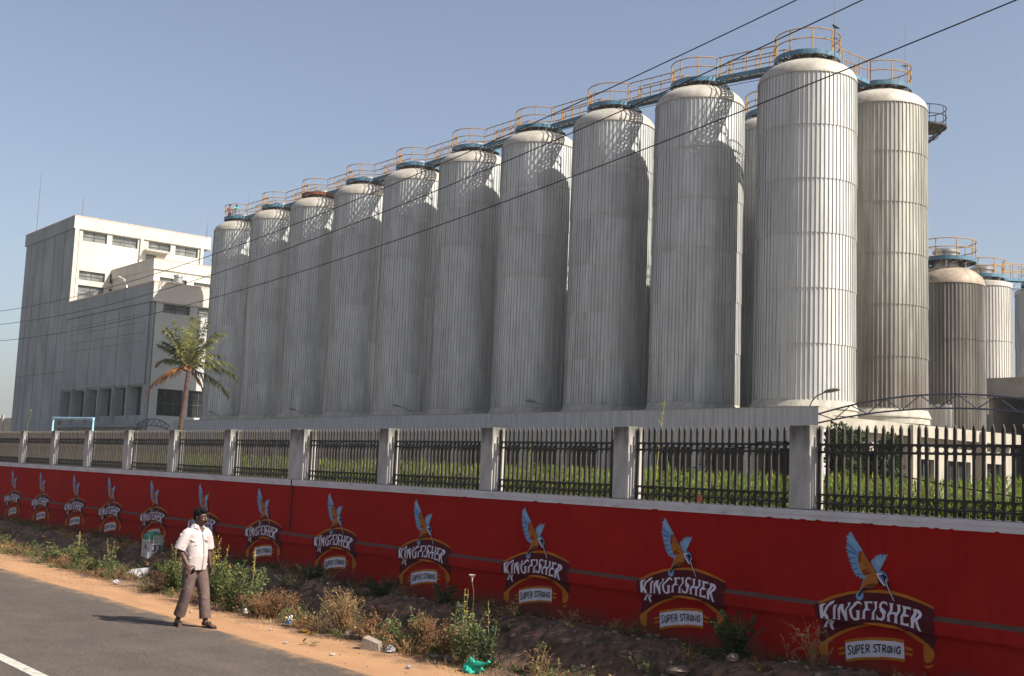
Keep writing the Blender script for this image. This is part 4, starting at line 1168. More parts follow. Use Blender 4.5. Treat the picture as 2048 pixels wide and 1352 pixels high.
def leaf(mb, p, d, n, l, w, m=0, fold=0.0):
    d = d.normalized(); s = d.cross(n)
    if s.length < 1e-4: s = d.orthogonal()
    s.normalize()
    a = p; b = p+d*l*0.5+s*w*0.5; c = p+d*l; e = p+d*l*0.5-s*w*0.5
    mb.add([a, b, c, e], [(0, 1, 2, 3)], m)
def rv(r, k=1.0):
    while True:
        v = Vector((r.uniform(-1, 1), r.uniform(-1, 1), r.uniform(-1, 1)))
        if 0.05 < v.length < 1: return v.normalized()*k
def weed(x, y, h, spread, nst, nl, lm, label, seed, ls=0.045, spikes=0, sink=0.03, group='green weeds along the verge', name='weed', cat='weed', flower=None):
    r = random.Random(seed)
    if 9.1 < y < 9.9: y = 9.0+(y-9.1)*0.3
    o = root(name, label, cat, (x, y, ground_z(x, y)-sink), rz=r.uniform(0, 6), group=group)
    st = MB(); lf = MB(); sp = MB()
    tipq = []
    for k in range(nst):
        a = r.uniform(0, 2*pi); q = r.uniform(0.15, 1)**0.7*spread; hh = h*r.uniform(0.55, 1.0)
        P = [Vector((0, 0, 0))+Vector((cos(a), sin(a), 0))*spread*0.22]
        for i in range(1, 6):
            t = i/5
            P.append(Vector((cos(a)*q*t**1.3, sin(a)*q*t**1.3, hh*t))+Vector((r.gauss(0, 0.02), r.gauss(0, 0.02), 0))*h)
        st.tube([tuple(p) for p in P], [0.006*(1-0.12*i) for i in range(6)], n=3, cap=False)
        tipq.append(P[-1])
        for j in range(nl):
            t = r.uniform(0.04, 1.0)
            i = min(4, int(t*5)); f = t*5-i
            p = P[i].lerp(P[i+1], f)
            d = Vector((r.uniform(-1, 1), r.uniform(-1, 1), r.uniform(-0.2, 0.9))).normalized()
            br = r.uniform(0.01, 0.11)*(1.15-t)*2.0*h
            p2 = p+d*br
            for c in range(r.choice((1, 2, 3))):
                leaf(lf, p2+rv(r, 0.015), (d+rv(r, 0.8)), rv(r), ls*r.uniform(0.6, 1.3), ls*0.6*r.uniform(0.7, 1.2))
    for k in range(spikes):
        a = r.uniform(0, 2*pi); q = r.uniform(0, spread*0.5)
        b0 = Vector((cos(a)*q*0.4, sin(a)*q*0.4, h*0.5)); e = Vector((cos(a)*q, sin(a)*q, h*r.uniform(1.15, 1.5)))
        st.tube([tuple(b0), tuple(e)], 0.004, n=3, cap=False)
        for c in range(26):
            t = r.uniform(0.35, 1); p = b0.lerp(e, t); leaf(st, p, rv(r)+Vector((0, 0, 0.5)), rv(r), 0.028, 0.014, 1)
    st.build('stems', [M_stem, L_yellow], o); lf.build('leaves', lm, o)
    return o
def drybush(x, y, h, spread, nst, label, seed, m=None, group='dry brown bushes on the verge'):
    r = random.Random(seed); m = m or L_dry
    if 9.1 < y < 9.9: y = 9.0+(y-9.1)*0.3
    o = root('dry_bush', label, 'dry bush', (x, y, ground_z(x, y)-0.02), rz=r.uniform(0, 6), group=group)
    mb = MB(); tw = MB()
    for k in range(nst):
        a = r.uniform(0, 2*pi); q = r.uniform(0.1, 1)*spread; hh = h*r.uniform(0.5, 1.0)
        P = [Vector((cos(a), sin(a), 0))*0.05*spread]
        bend = r.uniform(0.55, 1.3)
        for i in range(1, 7):
            t = i/6; P.append(Vector((cos(a)*q*t**bend, sin(a)*q*t**bend, hh*sin(t*pi/2*r.uniform(0.9, 1.05))))+rv(r, 0.02*h))
        mb.tube([tuple(p) for p in P], [0.0055*(1-0.13*i) for i in range(7)], n=3, cap=False)
        for j in range(6):
            t = r.uniform(0.25, 1); i = min(5, int(t*6)); p = P[i].lerp(P[i+1], t*6-i)
            d = (rv(r)+Vector((0, 0, 0.4))).normalized(); L_ = r.uniform(0.08, 0.28)*h
            e = p+d*L_*0.6+rv(r, 0.02); e2 = e+(d+rv(r, 0.6))*L_*0.5
            mb.tube([tuple(p), tuple(e), tuple(e2)], [0.003, 0.0024, 0.0012], n=3, cap=False)
            for c in range(3): leaf(mb, e.lerp(e2, r.random()), rv(r), rv(r), 0.03, 0.012)
    mb.build('branches', m, o)
    return o
# green weeds (label, place, size)
weed(-18.35, 8.95, 0.80, 0.55, 34, 42, L_green, 'tall bushy green weed with yellow seed spikes, directly left of the walking man', 11, spikes=11)
weed(-20.15, 9.0, 0.62, 0.50, 34, 40, L_green, 'bushy green weed in front of the milestone', 12, spikes=7)
weed(-17.15, 8.95, 0.82, 0.30, 15, 34, L_pale, 'pale leggy weed just right of the walking man', 13, spikes=3)
weed(-17.55, 8.8, 0.60, 0.28, 15, 34, L_green, 'green weed behind the walking man at knee height', 14, spikes=1)
weed(-13.05, 9.0, 0.42, 0.22, 9, 22, L_pale, 'small round leaved weed beside the grey broken block', 15)
weed(-12.75, 9.15, 0.62, 0.18, 7, 26, L_pale, 'thin upright pale weed right of the grey broken block', 16)
weed(-11.75, 9.25, 0.74, 0.26, 14, 36, L_pale, 'tall pale green weed with a white flower, right of the brown bushes', 17, spikes=2)
weed(-11.35, 9.55, 0.62, 0.28, 12, 28, L_dark, 'dark shaded weed right of the flowering weed', 18, spikes=1)
weed(-12.25, 8.95, 0.22, 0.13, 7, 16, L_green, 'low bright green sprout at the sand edge under the brown bushes', 19)
weed(-17.0, 11.3, 0.35, 0.35, 14, 34, L_dark, 'dark green plant at the wall foot behind the straw coloured bush', 20)
weed(-9.35, 11.35, 0.62, 0.36, 34, 44, L_dark, 'dense dark bush against the red wall between the two nearest emblems', 21, ls=0.04)
weed(-25.2, 9.3, 0.55, 0.32, 16, 30, L_green, 'green weed left of the milestone on the verge', 22, spikes=2)
weed(-26.6, 9.25, 0.50, 0.42, 18, 30, L_pale, 'pale spreading weed on the verge below the second farthest emblems', 23)
weed(-23.4, 9.2, 0.62, 0.16, 7, 20, L_pale, 'slender weed standing alone between the white stone and the road', 24, spikes=2)
weed(-24.1, 9.0, 0.34, 0.35, 16, 26, L_green, 'low green weed by the crumpled white bag', 25)
weed(-31.0, 9.5, 0.42, 0.5, 14, 26, L_pale, 'low pale weed at the far left of the verge', 26)
weed(-28.9, 9.6, 0.36, 0.5, 14, 24, L_green, 'low green weed near the far left end of the verge', 27)
weed(-19.2, 11.3, 0.30, 0.4, 18, 30, L_dark, 'dark leafy plant in the shade under the sixth emblem', 28)
weed(-15.2, 11.3, 0.32, 0.35, 14, 26, L_dark, 'dark leafy plant on the shaded bank below the fourth nearest emblem', 29)
weed(-33.5, 9.8, 0.4, 0.5, 14, 24, L_green, 'green weed beyond the left edge of the verge grass', 30)
weed(-23.6, 9.6, 0.30, 0.30, 14, 26, L_green, 'low weed behind the crumpled white bag', 31)
weed(-16.0, 9.3, 0.25, 0.25, 10, 20, L_green, 'low sprig beside the blue foil wrapper', 33)
for (fx, fy, fh) in ((-11.82, 9.22, 0.98),):
    o = root('flower', 'single white trumpet flower on a tall stalk above the pale weed', 'flower', (fx, fy, ground_z(fx, fy)))
    mb = MB(); mb.tube([(0, 0, 0), (0.0, 0.01, fh-0.12), (-0.03, 0, fh)], 0.005, n=4); mb.build('stalk', M_stem, o)
    mb = MB(); mb.lathe([(0.006, 0), (0.012, 0.05), (0.045, 0.085)], n=10, c=(-0.03, 0, fh)); mb.build('petals', M_clad4, o)
drybush(-16.5, 9.0, 0.42, 0.50, 80, 'dense reddish brown dry bush right of the walking man', 41)
drybush(-17.0, 9.5, 0.35, 0.5, 50, 'dry brown bush behind the pale leggy weed', 42)
drybush(-14.55, 9.3, 0.60, 0.42, 70, 'large straw coloured dry bush under the third farthest sharp emblem', 43, m=L_straw)
drybush(-14.0, 9.4, 0.38, 0.42, 45, 'tangled brown dry bush leaning right of the straw coloured one', 44)
drybush(-12.55, 9.3, 0.52, 0.20, 34, 'upright rusty dry bush with a bent top', 45)
drybush(-12.1, 9.3, 0.44, 0.28, 50, 'rusty brown dry bush left of the pale flowering weed', 46)
drybush(-20.3, 8.95, 0.42, 0.55, 44, 'low brown dry bush in front of the whitewashed stone', 47)
drybush(-25.9, 9.0, 0.22, 0.5, 34, 'low dead brush at the road edge on the left', 48)
drybush(-23.3, 8.85, 0.2, 0.4, 30, 'low dead brush by the white bag', 49)
drybush(-10.5, 9.7, 0.38, 0.3, 10, 'sparse dry stalks above the teal bag', 50, m=L_straw)
drybush(-8.3, 11.4, 0.5, 0.5, 12, 'few thin dry stalks against the wall under the nearest emblem', 51, m=L_straw)

# low tangled scrub that fills the band between the sand and the ditch (reads as one mass)
mb = MB(); r = random.Random(91)
for k in range(230):
    x = -6.5-33*r.random(); y = r.triangular(8.62, 9.5, 9.05); z0 = ground_z(x, y)-0.02; kind = r.random(); hh = r.uniform(0.10, 0.34); sp_ = r.uniform(0.15, 0.40)
    if -12.0 < x < -10.6 or -22.5 < x < -21.1: continue
    for q in range(22 if kind < 0.6 else 14):
        a = r.uniform(0, 2*pi); ex = Vector((cos(a)*sp_*r.uniform(0.3, 1), sin(a)*sp_*r.uniform(0.3, 1), hh*r.uniform(0.4, 1)))
        c0 = Vector((x+r.uniform(-.05, .05), y+r.uniform(-.05, .05), z0)); mid = c0+ex*0.5+Vector((0, 0, hh*0.18))
        mt_ = (0 if r.random() < 0.6 else 1) if kind < 0.6 else 2
        mb.tube([tuple(c0), tuple(mid), tuple(c0+ex)], [0.004, 0.003, 0.0012], n=3, cap=False, m=mt_)
        for c in range(3 if kind < 0.6 else 9):
            p = c0.lerp(c0+ex, r.uniform(0.3, 1))+Vector((0, 0, hh*0.1)); leaf(mb, p, rv(r)+Vector((0, 0, 0.3)), rv(r), r.uniform(0.02, 0.05), r.uniform(0.010, 0.024), mt_ if kind < 0.6 else (3 if r.random() < 0.75 else 4))
for k in range(260):
    x = -5.5-36*r.random(); y = r.uniform(9.9, 11.85); z0 = ground_z(x, y)-0.02; hh = r.uniform(0.08, 0.30); sp_ = r.uniform(0.12, 0.35); kind = r.random()
    for q in range(14):
        a = r.uniform(0, 2*pi); ex = Vector((cos(a)*sp_*r.uniform(0.3, 1), sin(a)*sp_*r.uniform(0.3, 1), hh*r.uniform(0.4, 1))); c0 = Vector((x, y, z0))
        mt_ = r.choice((0, 0, 1)) if kind < 0.5 else 2
        mb.tube([tuple(c0), tuple(c0+ex*0.5+Vector((0, 0, hh*0.15))), tuple(c0+ex)], [0.004, 0.003, 0.0012], n=3, cap=False, m=mt_)
        for c in range(7): leaf(mb, c0.lerp(c0+ex, r.uniform(0.2, 1)), rv(r)+Vector((0, 0, 0.3)), rv(r), r.uniform(0.025, 0.055), r.uniform(0.012, 0.026), mt_ if kind < 0.5 else (5 if r.random() < 0.7 else 3))
mb.build('roadside_scrub', [L_dry, L_straw, M_stem, L_green, L_pale, L_dark], kind='stuff', label='low tangled scrub between the sandy verge and the red wall', cat='scrub')

# short dry grass and litter-scale growth over the verge (nobody could count it)
mb = MB(); r = random.Random(5)
for k in range(42000):
    x = -5-33*r.random()**1.15 if k % 5 else r.uniform(-60, -30); y = r.triangular(8.2, 11.9, 8.75) if k % 3 else r.uniform(8.7, 11.9)
    if (noise.noise(Vector((x*0.9, y*1.6, 0))) < -0.05 or y > 9.9) and r.random() < 0.85: continue
    z = ground_z(x, y)-0.005; hgt = r.uniform(0.03, 0.13)*(1 if y > 8.55 else 0.35)
    d = Vector((r.gauss(0, 0.6), r.gauss(0, 0.6), 1)).normalized(); s = rv(r); s.z = 0
    p = Vector((x, y, z)); w_ = 0.006
    mb.add([p-s*w_, p+s*w_, p+d*hgt+Vector((r.gauss(0, .01), r.gauss(0, .01), 0))], [(0, 1, 2)], r.choice((0, 0, 1, 1, 1, 2)))
mb.build('dry_grass', [L_straw, L_dry, L_green], kind='stuff', label='short dry grass and sprigs scattered over the verge', cat='grass')
# ground-hugging leafy growth on the shaded bank
mb = MB()
for k in range(16000):
    x = -5.5-40*r.random(); y = r.uniform(9.2, 11.9)
    if noise.noise(Vector((x*0.7+4, y*1.1, 2))) < -0.1: continue
    z = ground_z(x, y); p = Vector((x, y, z+r.uniform(0, 0.12)))
    leaf(mb, p, rv(r)+Vector((0, 0, 0.5)), rv(r), r.uniform(0.03, 0.07), r.uniform(0.015, 0.03), r.choice((0, 0, 1)))
mb.build('creeping_ground_cover', [L_dark, L_green], kind='stuff', label='dark creeping leaves covering the shaded bank', cat='ground cover')

# rubble on the bank: stones one cannot count
M_rock = mat('rubble_stone', (0.20, 0.15, 0.12), rough=0.95, col2=(0.09, 0.065, 0.05), scale=5, bump=0.01, bscale=14)
M_rock2 = mat('pale_broken_block', (0.26, 0.20, 0.165), rough=0.95, col2=(0.18, 0.14, 0.115), scale=5, bump=0.006, bscale=24)
def rock(mb, c, s, r, m=0, sub=1, sq=0.75):
    bm = bmesh.new(); bmesh.ops.create_icosphere(bm, subdivisions=sub, radius=1)
    sd = r.uniform(0, 100)
    for v in bm.verts:
        v.co *= (0.72+0.5*noise.noise(v.co*1.3+Vector((sd, 0, 0))))
    bm.verts.index_update()
    rot = Euler((r.uniform(0, 6), r.uniform(0, 6), r.uniform(0, 6))).to_matrix()
    mb.add([Vector(c)+(rot @ v.co)*s*Vector((1, 1, 1)).x*1.0 if False else Vector(c)+Vector(((rot @ v.co).x*s, (rot @ v.co).y*s, (rot @ v.co).z*s*sq)) for v in bm.verts], [tuple(v.index for v in f.verts) for f in bm.faces], m)
    bm.free()
mb = MB()
for k in range(1500):
    x = -5.5-34*r.random()**1.2; y = r.triangular(9.0, 11.97, 11.3); s = 0.012+0.05*r.random()**3+(0.03 if r.random() < 0.04 else 0)
    rock(mb, (x, y, ground_z(x, y)+s*0.15), s, r, r.choice((0, 0, 0, 1)))
for k in range(500):
    x = -6-30*r.random(); y = 11.93-abs(r.gauss(0, 0.06)); s = r.uniform(0.02, 0.075)
    rock(mb, (x, y, ground_z(x, y)+s*0.3), s, r, 0)
for k in range(700):
    x = -6-26*r.random(); y = r.uniform(7.7, 9.0); s = r.uniform(0.004, 0.014)
    rock(mb, (x, y, ground_z(x, y)+s*0.3), s, r, r.choice((0, 1)), sub=1)
mb.build('rubble', [M_rock, M_rock2], kind='stuff', label='loose stones and rubble scattered over the bank', cat='rubble')
def single_rock(x, y, s, label, m, seed, sub=2, cat='stone', sc=(1, 1, 1), name='stone', rz=0):
    rr = random.Random(seed); mb = MB(); rock(mb, (0, 0, 0), s, rr, 0, sub=sub)
    o = mb.build(name, m, smooth=False); o.location = (x, y, ground_z(x, y)+s*0.28*sc[2]); o.scale = sc; o.rotation_euler = (0, 0, rz); tag(o, label, cat, 'single stones on the verge')
    return o
M_lime = mat('whitewashed_stone', (0.38, 0.38, 0.40), rough=0.9, col2=(0.25, 0.25, 0.26), scale=4, bump=0.008)
single_rock(-25.6, 10.62, 0.30, 'large whitewashed stone at the foot of the milestone', M_lime, 3, sc=(1.1, 1.35, 0.85))
single_rock(-12.25, 8.98, 0.115, 'mossy dark boulder at the sand edge under the brown bushes', M_rock, 5, sc=(1.3, 1, 0.8))
single_rock(-12.0, 9.02, 0.09, 'smaller dark stone touching the mossy boulder', M_rock, 6)
single_rock(-9.9, 10.9, 0.16, 'grey stone lying below the second nearest emblem', M_rock, 8, sc=(1.5, 1, 0.7))
single_rock(-8.7, 10.75, 0.14, 'reddish stone at the bottom edge below the nearest emblem', M_rock2, 9, sc=(1.6, 1, 0.6))
single_rock(-9.3, 11.2, 0.10, 'pale stone in front of the dense dark bush', M_rock2, 10)
single_rock(-29.2, 10.4, 0.17, 'pale whitish lump in the weeds at the left', M_lime, 12, sc=(1.2, 1, 1))
single_rock(-14.2, 9.0, 0.14, 'round brown stone under the straw coloured bush', M_rock, 14)
# broken block
mb = MB(); mb.add([(-0.13, -0.09, 0), (0.14, -0.07, 0), (0.12, 0.09, 0), (-0.12, 0.08, 0), (-0.11, -0.07, 0.15), (0.12, -0.06, 0.09), (0.10, 0.07, 0.10), (-0.10, 0.06, 0.16)], [(0, 3, 2, 1), (4, 5, 6, 7), (0, 1, 5, 4), (1, 2, 6, 5), (2, 3, 7, 6), (3, 0, 4, 7)])
o = mb.build('broken_block', M_rock2); o.location = (-13.22, 8.68, 0.0); o.rotation_euler = (0.05, 0.03, 0.5); tag(o, 'broken grey pink block lying on the sandy verge', 'broken block')
mb = MB(); mb.tube([(-0.25, 0, 0.01), (-0.05, 0.03, 0.02), (0.12, 0.08, 0.08), (0.2, 0.1, 0.12)], [0.01, 0.009, 0.008, 0.006], n=5)
o = mb.build('dead_branch', L_straw); o.location = (-12.97, 8.76, 0.01); tag(o, 'pale dead stick between the broken block and the white litter', 'stick')

# ------------------------------------------------------------------ litter
def crumple(name, label, loc, sx, sy, sz, m, seed, cat='litter', sharp=0.55):
    rr = random.Random(seed); bm = bmesh.new(); bmesh.ops.create_icosphere(bm, subdivisions=3, radius=1)
    for v in bm.verts:
        n1 = noise.noise(v.co*1.6+Vector((seed, 0, 0))); n2 = noise.noise(v.co*4.5+Vector((0, seed, 0)))
        v.co *= 0.75+sharp*n1+0.35*n2
        v.co = Vector((v.co.x*sx, v.co.y*sy, max(v.co.z*sz, -0.2*sz)))
    me = bpy.data.meshes.new(name); bm.to_mesh(me); bm.free(); me.materials.append(m)
    o = link(name, me); o.location = loc; tag(o, label, cat, 'litter on the verge'); return o
M_teal = mat('teal_plastic', (0.03, 0.42, 0.30), rough=0.35, col2=(0.02, 0.30, 0.21), scale=6, trans=0.25)
M_whitep = mat('white_plastic', (0.50, 0.48, 0.50), rough=0.4, col2=(0.3, 0.29, 0.3), scale=8)
M_yelp = mat('yellow_plastic', (0.38, 0.21, 0.03), rough=0.5, col2=(0.22, 0.12, 0.025), scale=12)
M_foil = mat('blue_foil', (0.08, 0.20, 0.42), rough=0.3, metal=0.4, col2=(0.65, 0.42, 0.06), scale=9, lo=0.48, hi=0.52)
M_clear = mat('clear_plastic', (0.50, 0.48, 0.46), rough=0.25, var=0.2, scale=9)
o = root('plastic_bag', 'teal plastic carrier bag with twisted handle at the bottom edge of the verge', 'plastic bag', (-11.25, 8.80, 0.03))
bm = bmesh.new(); bmesh.ops.create_icosphere(bm, subdivisions=4, radius=1)
for v in bm.verts:
    a = v.co.copy(); n1 = noise.noise(a*1.7+Vector((3, 1, 0))); n2 = noise.noise(a*5)
    v.co *= 0.8+0.35*n1+0.16*n2
    t = max(0, v.co.z); k = 1-0.55*min(1, t*1.0)
    v.co = Vector((v.co.x*0.15*k+0.13*max(0, v.co.x-0.4), v.co.y*0.12*k-0.02*t, max(v.co.z*0.16, -0.03)))
me = bpy.data.meshes.new('bag_body'); bm.to_mesh(me); bm.free(); me.materials.append(M_teal); link('bag_body', me, o)
mb = MB(); mb.tube([(0.10, 0, 0.07), (0.2, 0.02, 0.085), (0.27, 0.03, 0.10), (0.29, 0.03, 0.13)], [0.045, 0.022, 0.012, 0.02], n=7); mb.build('bag_handle', M_teal, o)
crumple('plastic_litter', 'crumpled white plastic scrap right of the broken block', (-12.85, 8.72, 0.04), 0.09, 0.06, 0.07, M_whitep, 5)
crumple('foil_wrapper', 'shiny blue and yellow foil wrapper under the dry bush', (-15.55, 8.75, 0.07), 0.09, 0.07, 0.10, M_foil, 7)
crumple('plastic_litter', 'long crumpled yellow plastic sheet at the sand edge', (-14.85, 8.62, 0.02), 0.20, 0.06, 0.045, M_yelp, 9, sharp=0.9)
crumple('plastic_litter', 'crumpled white bag lying among low weeds at the left', (-21.9, 8.62, 0.04), 0.12, 0.06, 0.06, M_whitep, 11)
crumple('plastic_litter', 'clear crumpled plastic bottle in the weeds right of the man', (-16.95, 8.75, 0.05), 0.07, 0.05, 0.06, M_clear, 13)
crumple('plastic_litter', 'small white scrap on the sand beside the yellow sheet', (-15.3, 8.3, 0.015), 0.05, 0.02, 0.012, M_whitep, 15)
crumple('plastic_litter', 'tiny white scrap on the sand near the walking man', (-17.6, 8.15, 0.012), 0.05, 0.02, 0.012, M_whitep, 16)
crumple('plastic_litter', 'small clear plastic scrap on the sand at the bottom', (-11.75, 8.25, 0.02), 0.07, 0.03, 0.03, M_clear, 17)
crumple('plastic_litter', 'pale scrap in the shaded rubble below the third emblem', (-14.4, 11.0, 0.33), 0.08, 0.05, 0.05, M_whitep, 19)
for k, (x, y, lab) in enumerate(((-27.3, 8.8, 'faded yellow scrap at the far left road edge'), (-13.0, 7.95, 'white paper scrap on the sand below the broken block'), (-28.6, 9.1, 'bright white scrap at the far left in the grass'), (-14.1, 7.9, 'pale scrap on the sand by the asphalt edge'))):
    crumple('paper_scrap', lab, (x, y, 0.015), 0.045, 0.03, 0.015, M_whitep, 30+k)
mb = MB()
for k in range(7): leaf(mb, Vector((R.uniform(-.1, .1), R.uniform(-.04, .04), 0.01+0.004*k)), Vector((R.uniform(-1, 1), R.uniform(-.5, .5), 0.1)), Vector((0, 0, 1)), 0.12, 0.04)
o = mb.build('leaf_sprig', L_green); o.location = (-13.85, 8.1, 0.0); tag(o, 'fallen green leaf sprig lying on the sand', 'leaf sprig')
# ------------------------------------------------------------------ hedge of bamboo-like blades behind the fence
r = random.Random(21)
mb = MB()
def blade(mb, p, d, l, w, m, droop=0.3):
    d = d.normalized(); s = Vector((-d.y, d.x, 0))
    if s.length < 0.05: s = Vector((r.uniform(-1, 1), r.uniform(-1, 1), 0))
    s.normalize(); s = (s+rv(r, 0.5)).normalized()
    a = p+d*l*0.45; e = p+d*l+Vector((0, 0, -droop*l*abs(1-abs(d.z))))
    mb.add([p, a+s*w/2, e, a-s*w/2], [(0, 1, 2, 3)], m)
for k in range(85000):
    u = r.random(); x = -3.0-52*u**1.5
    far = max(1.0, abs(x+6)/12)
    y = 13.0+1.6*r.random()**1.3; top = 2.43+0.13*noise.noise(Vector((x*1.2, 0, 0)))+0.06*noise.noise(Vector((x*4, y*3, 0)))
    t = r.random()**0.5; z = 1.55+(top-1.55)*t
    d = Vector((r.gauss(0, 0.6), r.gauss(-0.1, 0.6), r.uniform(0.2, 1.5)))
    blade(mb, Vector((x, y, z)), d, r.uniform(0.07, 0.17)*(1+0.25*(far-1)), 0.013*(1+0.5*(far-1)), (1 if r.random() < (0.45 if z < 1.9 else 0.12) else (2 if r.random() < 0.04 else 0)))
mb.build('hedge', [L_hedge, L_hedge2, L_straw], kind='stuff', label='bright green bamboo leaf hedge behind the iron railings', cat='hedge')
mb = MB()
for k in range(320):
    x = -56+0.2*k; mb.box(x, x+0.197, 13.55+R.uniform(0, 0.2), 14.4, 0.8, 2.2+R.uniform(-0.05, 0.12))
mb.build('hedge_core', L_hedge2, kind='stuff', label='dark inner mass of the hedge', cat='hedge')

def stalk(x, y, z1, lean, label, seed, group='lone cane stalks above the hedge'):
    rr = random.Random(seed); o = root('cane_stalk', label, 'cane', (x, y, 1.5), group=group)
    P = [Vector((lean*t*t, 0, (z1-1.5)*t)) for t in [i/6 for i in range(7)]]
    mb = MB(); mb.tube([tuple(p) for p in P], [0.012*(1-0.1*i) for i in range(7)], n=5); mb.build('stem', L_yellow, o)
    mb = MB()
    for k in range(14):
        t = rr.uniform(0.65, 1.0); i = min(5, int(t*6)); p = P[i].lerp(P[i+1], t*6-i)
        leaf(mb, p, Vector((rr.uniform(-1, 1), rr.uniform(-.5, .5), rr.uniform(0.3, 1.2))), rv(rr), rr.uniform(0.06, 0.14), 0.02)
    mb.build('leaves', L_hedge, o)
stalk(-13.30, 14.0, 3.62, 0.18, 'tall single cane rising above the hedge between the two nearest pillars', 1)
stalk(-45.6, 14.0, 3.95, 0.6, 'thin lone cane rising above the far left fence', 2)
stalk(-16.5, 14.0, 2.95, 0.1, 'short yellow cane seen through the railings left of the middle', 3)
stalk(-14.0, 14.1, 2.85, 0.15, 'leafy cane tip above the hedge right of a pillar', 4)

def bladebush(x, y, z0, h, w, n, m, label, seed, name='grass_clump', cat='plant', arch_=0.6, wid=0.02):
    rr = random.Random(seed); o = root(name, label, cat, (x, y, z0), group='leafy clumps behind the fence'); mb = MB()
    for k in range(n):
        a = rr.uniform(0, 2*pi); q = rr.random()**0.5*w; hh = h*rr.uniform(0.5, 1.0)*(1-0.35*q/w)
        b0 = Vector((cos(a)*q*0.7, sin(a)*q*0.7, hh*0.35)); P = [b0]
        for i in range(1, 5):
            t = i/4; P.append(b0+Vector((cos(a)*w*0.5*t*t*arch_, sin(a)*w*0.5*t*t*arch_, (hh-hh*0.35)*(t-0.35*t*t*arch_*rr.random()*2))))
        s = Vector((-sin(a), cos(a), 0.2*rr.uniform(-1, 1)))
        vs = []
        for i, p in enumerate(P):
            ww = wid*(1-(i/4)**2)+0.001
            vs += [p-s*ww, p+s*ww]
        mb.add(vs, [(2*i, 2*i+1, 2*i+3, 2*i+2) for i in range(4)], 0)
    mb.build('leaves', m, o); return o
bladebush(-22.0, 14.6, 0.8, 2.55, 0.55, 300, L_hedge, 'tall bright grass clump above the fence, left of the middle pillar', 61)
bladebush(-20.9, 14.7, 0.8, 2.50, 0.40, 200, L_hedge, 'second tall grass clump above the fence, just right of the taller one', 62)
bladebush(-25.3, 14.6, 0.8, 2.25, 0.5, 200, L_hedge2, 'dark grass clump behind the railings left of the bright clumps', 63)
bladebush(-17.9, 14.6, 0.8, 2.32, 0.35, 140, L_hedge, 'slender grass tuft rising to the fence top beside a pillar', 64)
bladebush(-29.0, 13.8, 1.2, 2.0, 0.35, 120, L_green, 'small weeds growing on top of the fence beside the sixth pillar', 65)
bladebush(-38.0, 15.5, 0.8, 2.4, 0.9, 160, L_straw, 'dry brown shrub top above the fence, right of the blue frame', 66)
bladebush(-54.0, 16.5, 0.8, 2.6, 1.3, 200, L_green, 'green shrub at the far left edge above the fence', 67)

def leafbush(x, y, z0, rx, rz, n, m, label, seed, ls=0.06, group=None):
    rr = random.Random(seed); o = root('shrub', label, 'shrub', (x, y, z0), group=group); mb = MB(); st = MB()
    clumps = [(rv(rr)*rr.uniform(0.35, 0.95), rr.uniform(0.25, 0.42)) for k in range(26)]
    for k in range(n):
        c, cr = rr.choice(clumps); p = c+rv(rr)*cr*rr.random()**0.35
        if p.z < -0.9: continue
        p = Vector((p.x*rx, p.y*rx, (p.z+1)*rz)); leaf(mb, p, rv(rr)+Vector((0, 0, 0.2)), rv(rr), ls*rr.uniform(0.6, 1.3), ls*0.55)
    for k in range(14):
        c, cr = clumps[k]; st.tube([(0, 0, 0), (c.x*rx*0.5, c.y*rx*0.5, (c.z+1)*rz*0.55), (c.x*rx, c.y*rx, (c.z+1)*rz)], [0.04, 0.025, 0.01], n=5)
    st.build('stems', M_stem, o); mb.build('leaves', m, o); return o
leafbush(-14.75, 22.0, 0.9, 0.95, 1.38, 22000, L_dark, 'large dark round shrub behind the nearest railing panel', 71, ls=0.095)
leafbush(-11.3, 21.5, 0.8, 0.45, 0.95, 1500, L_green, 'small green shrub behind the nearest railing panel at the right', 72, ls=0.06)

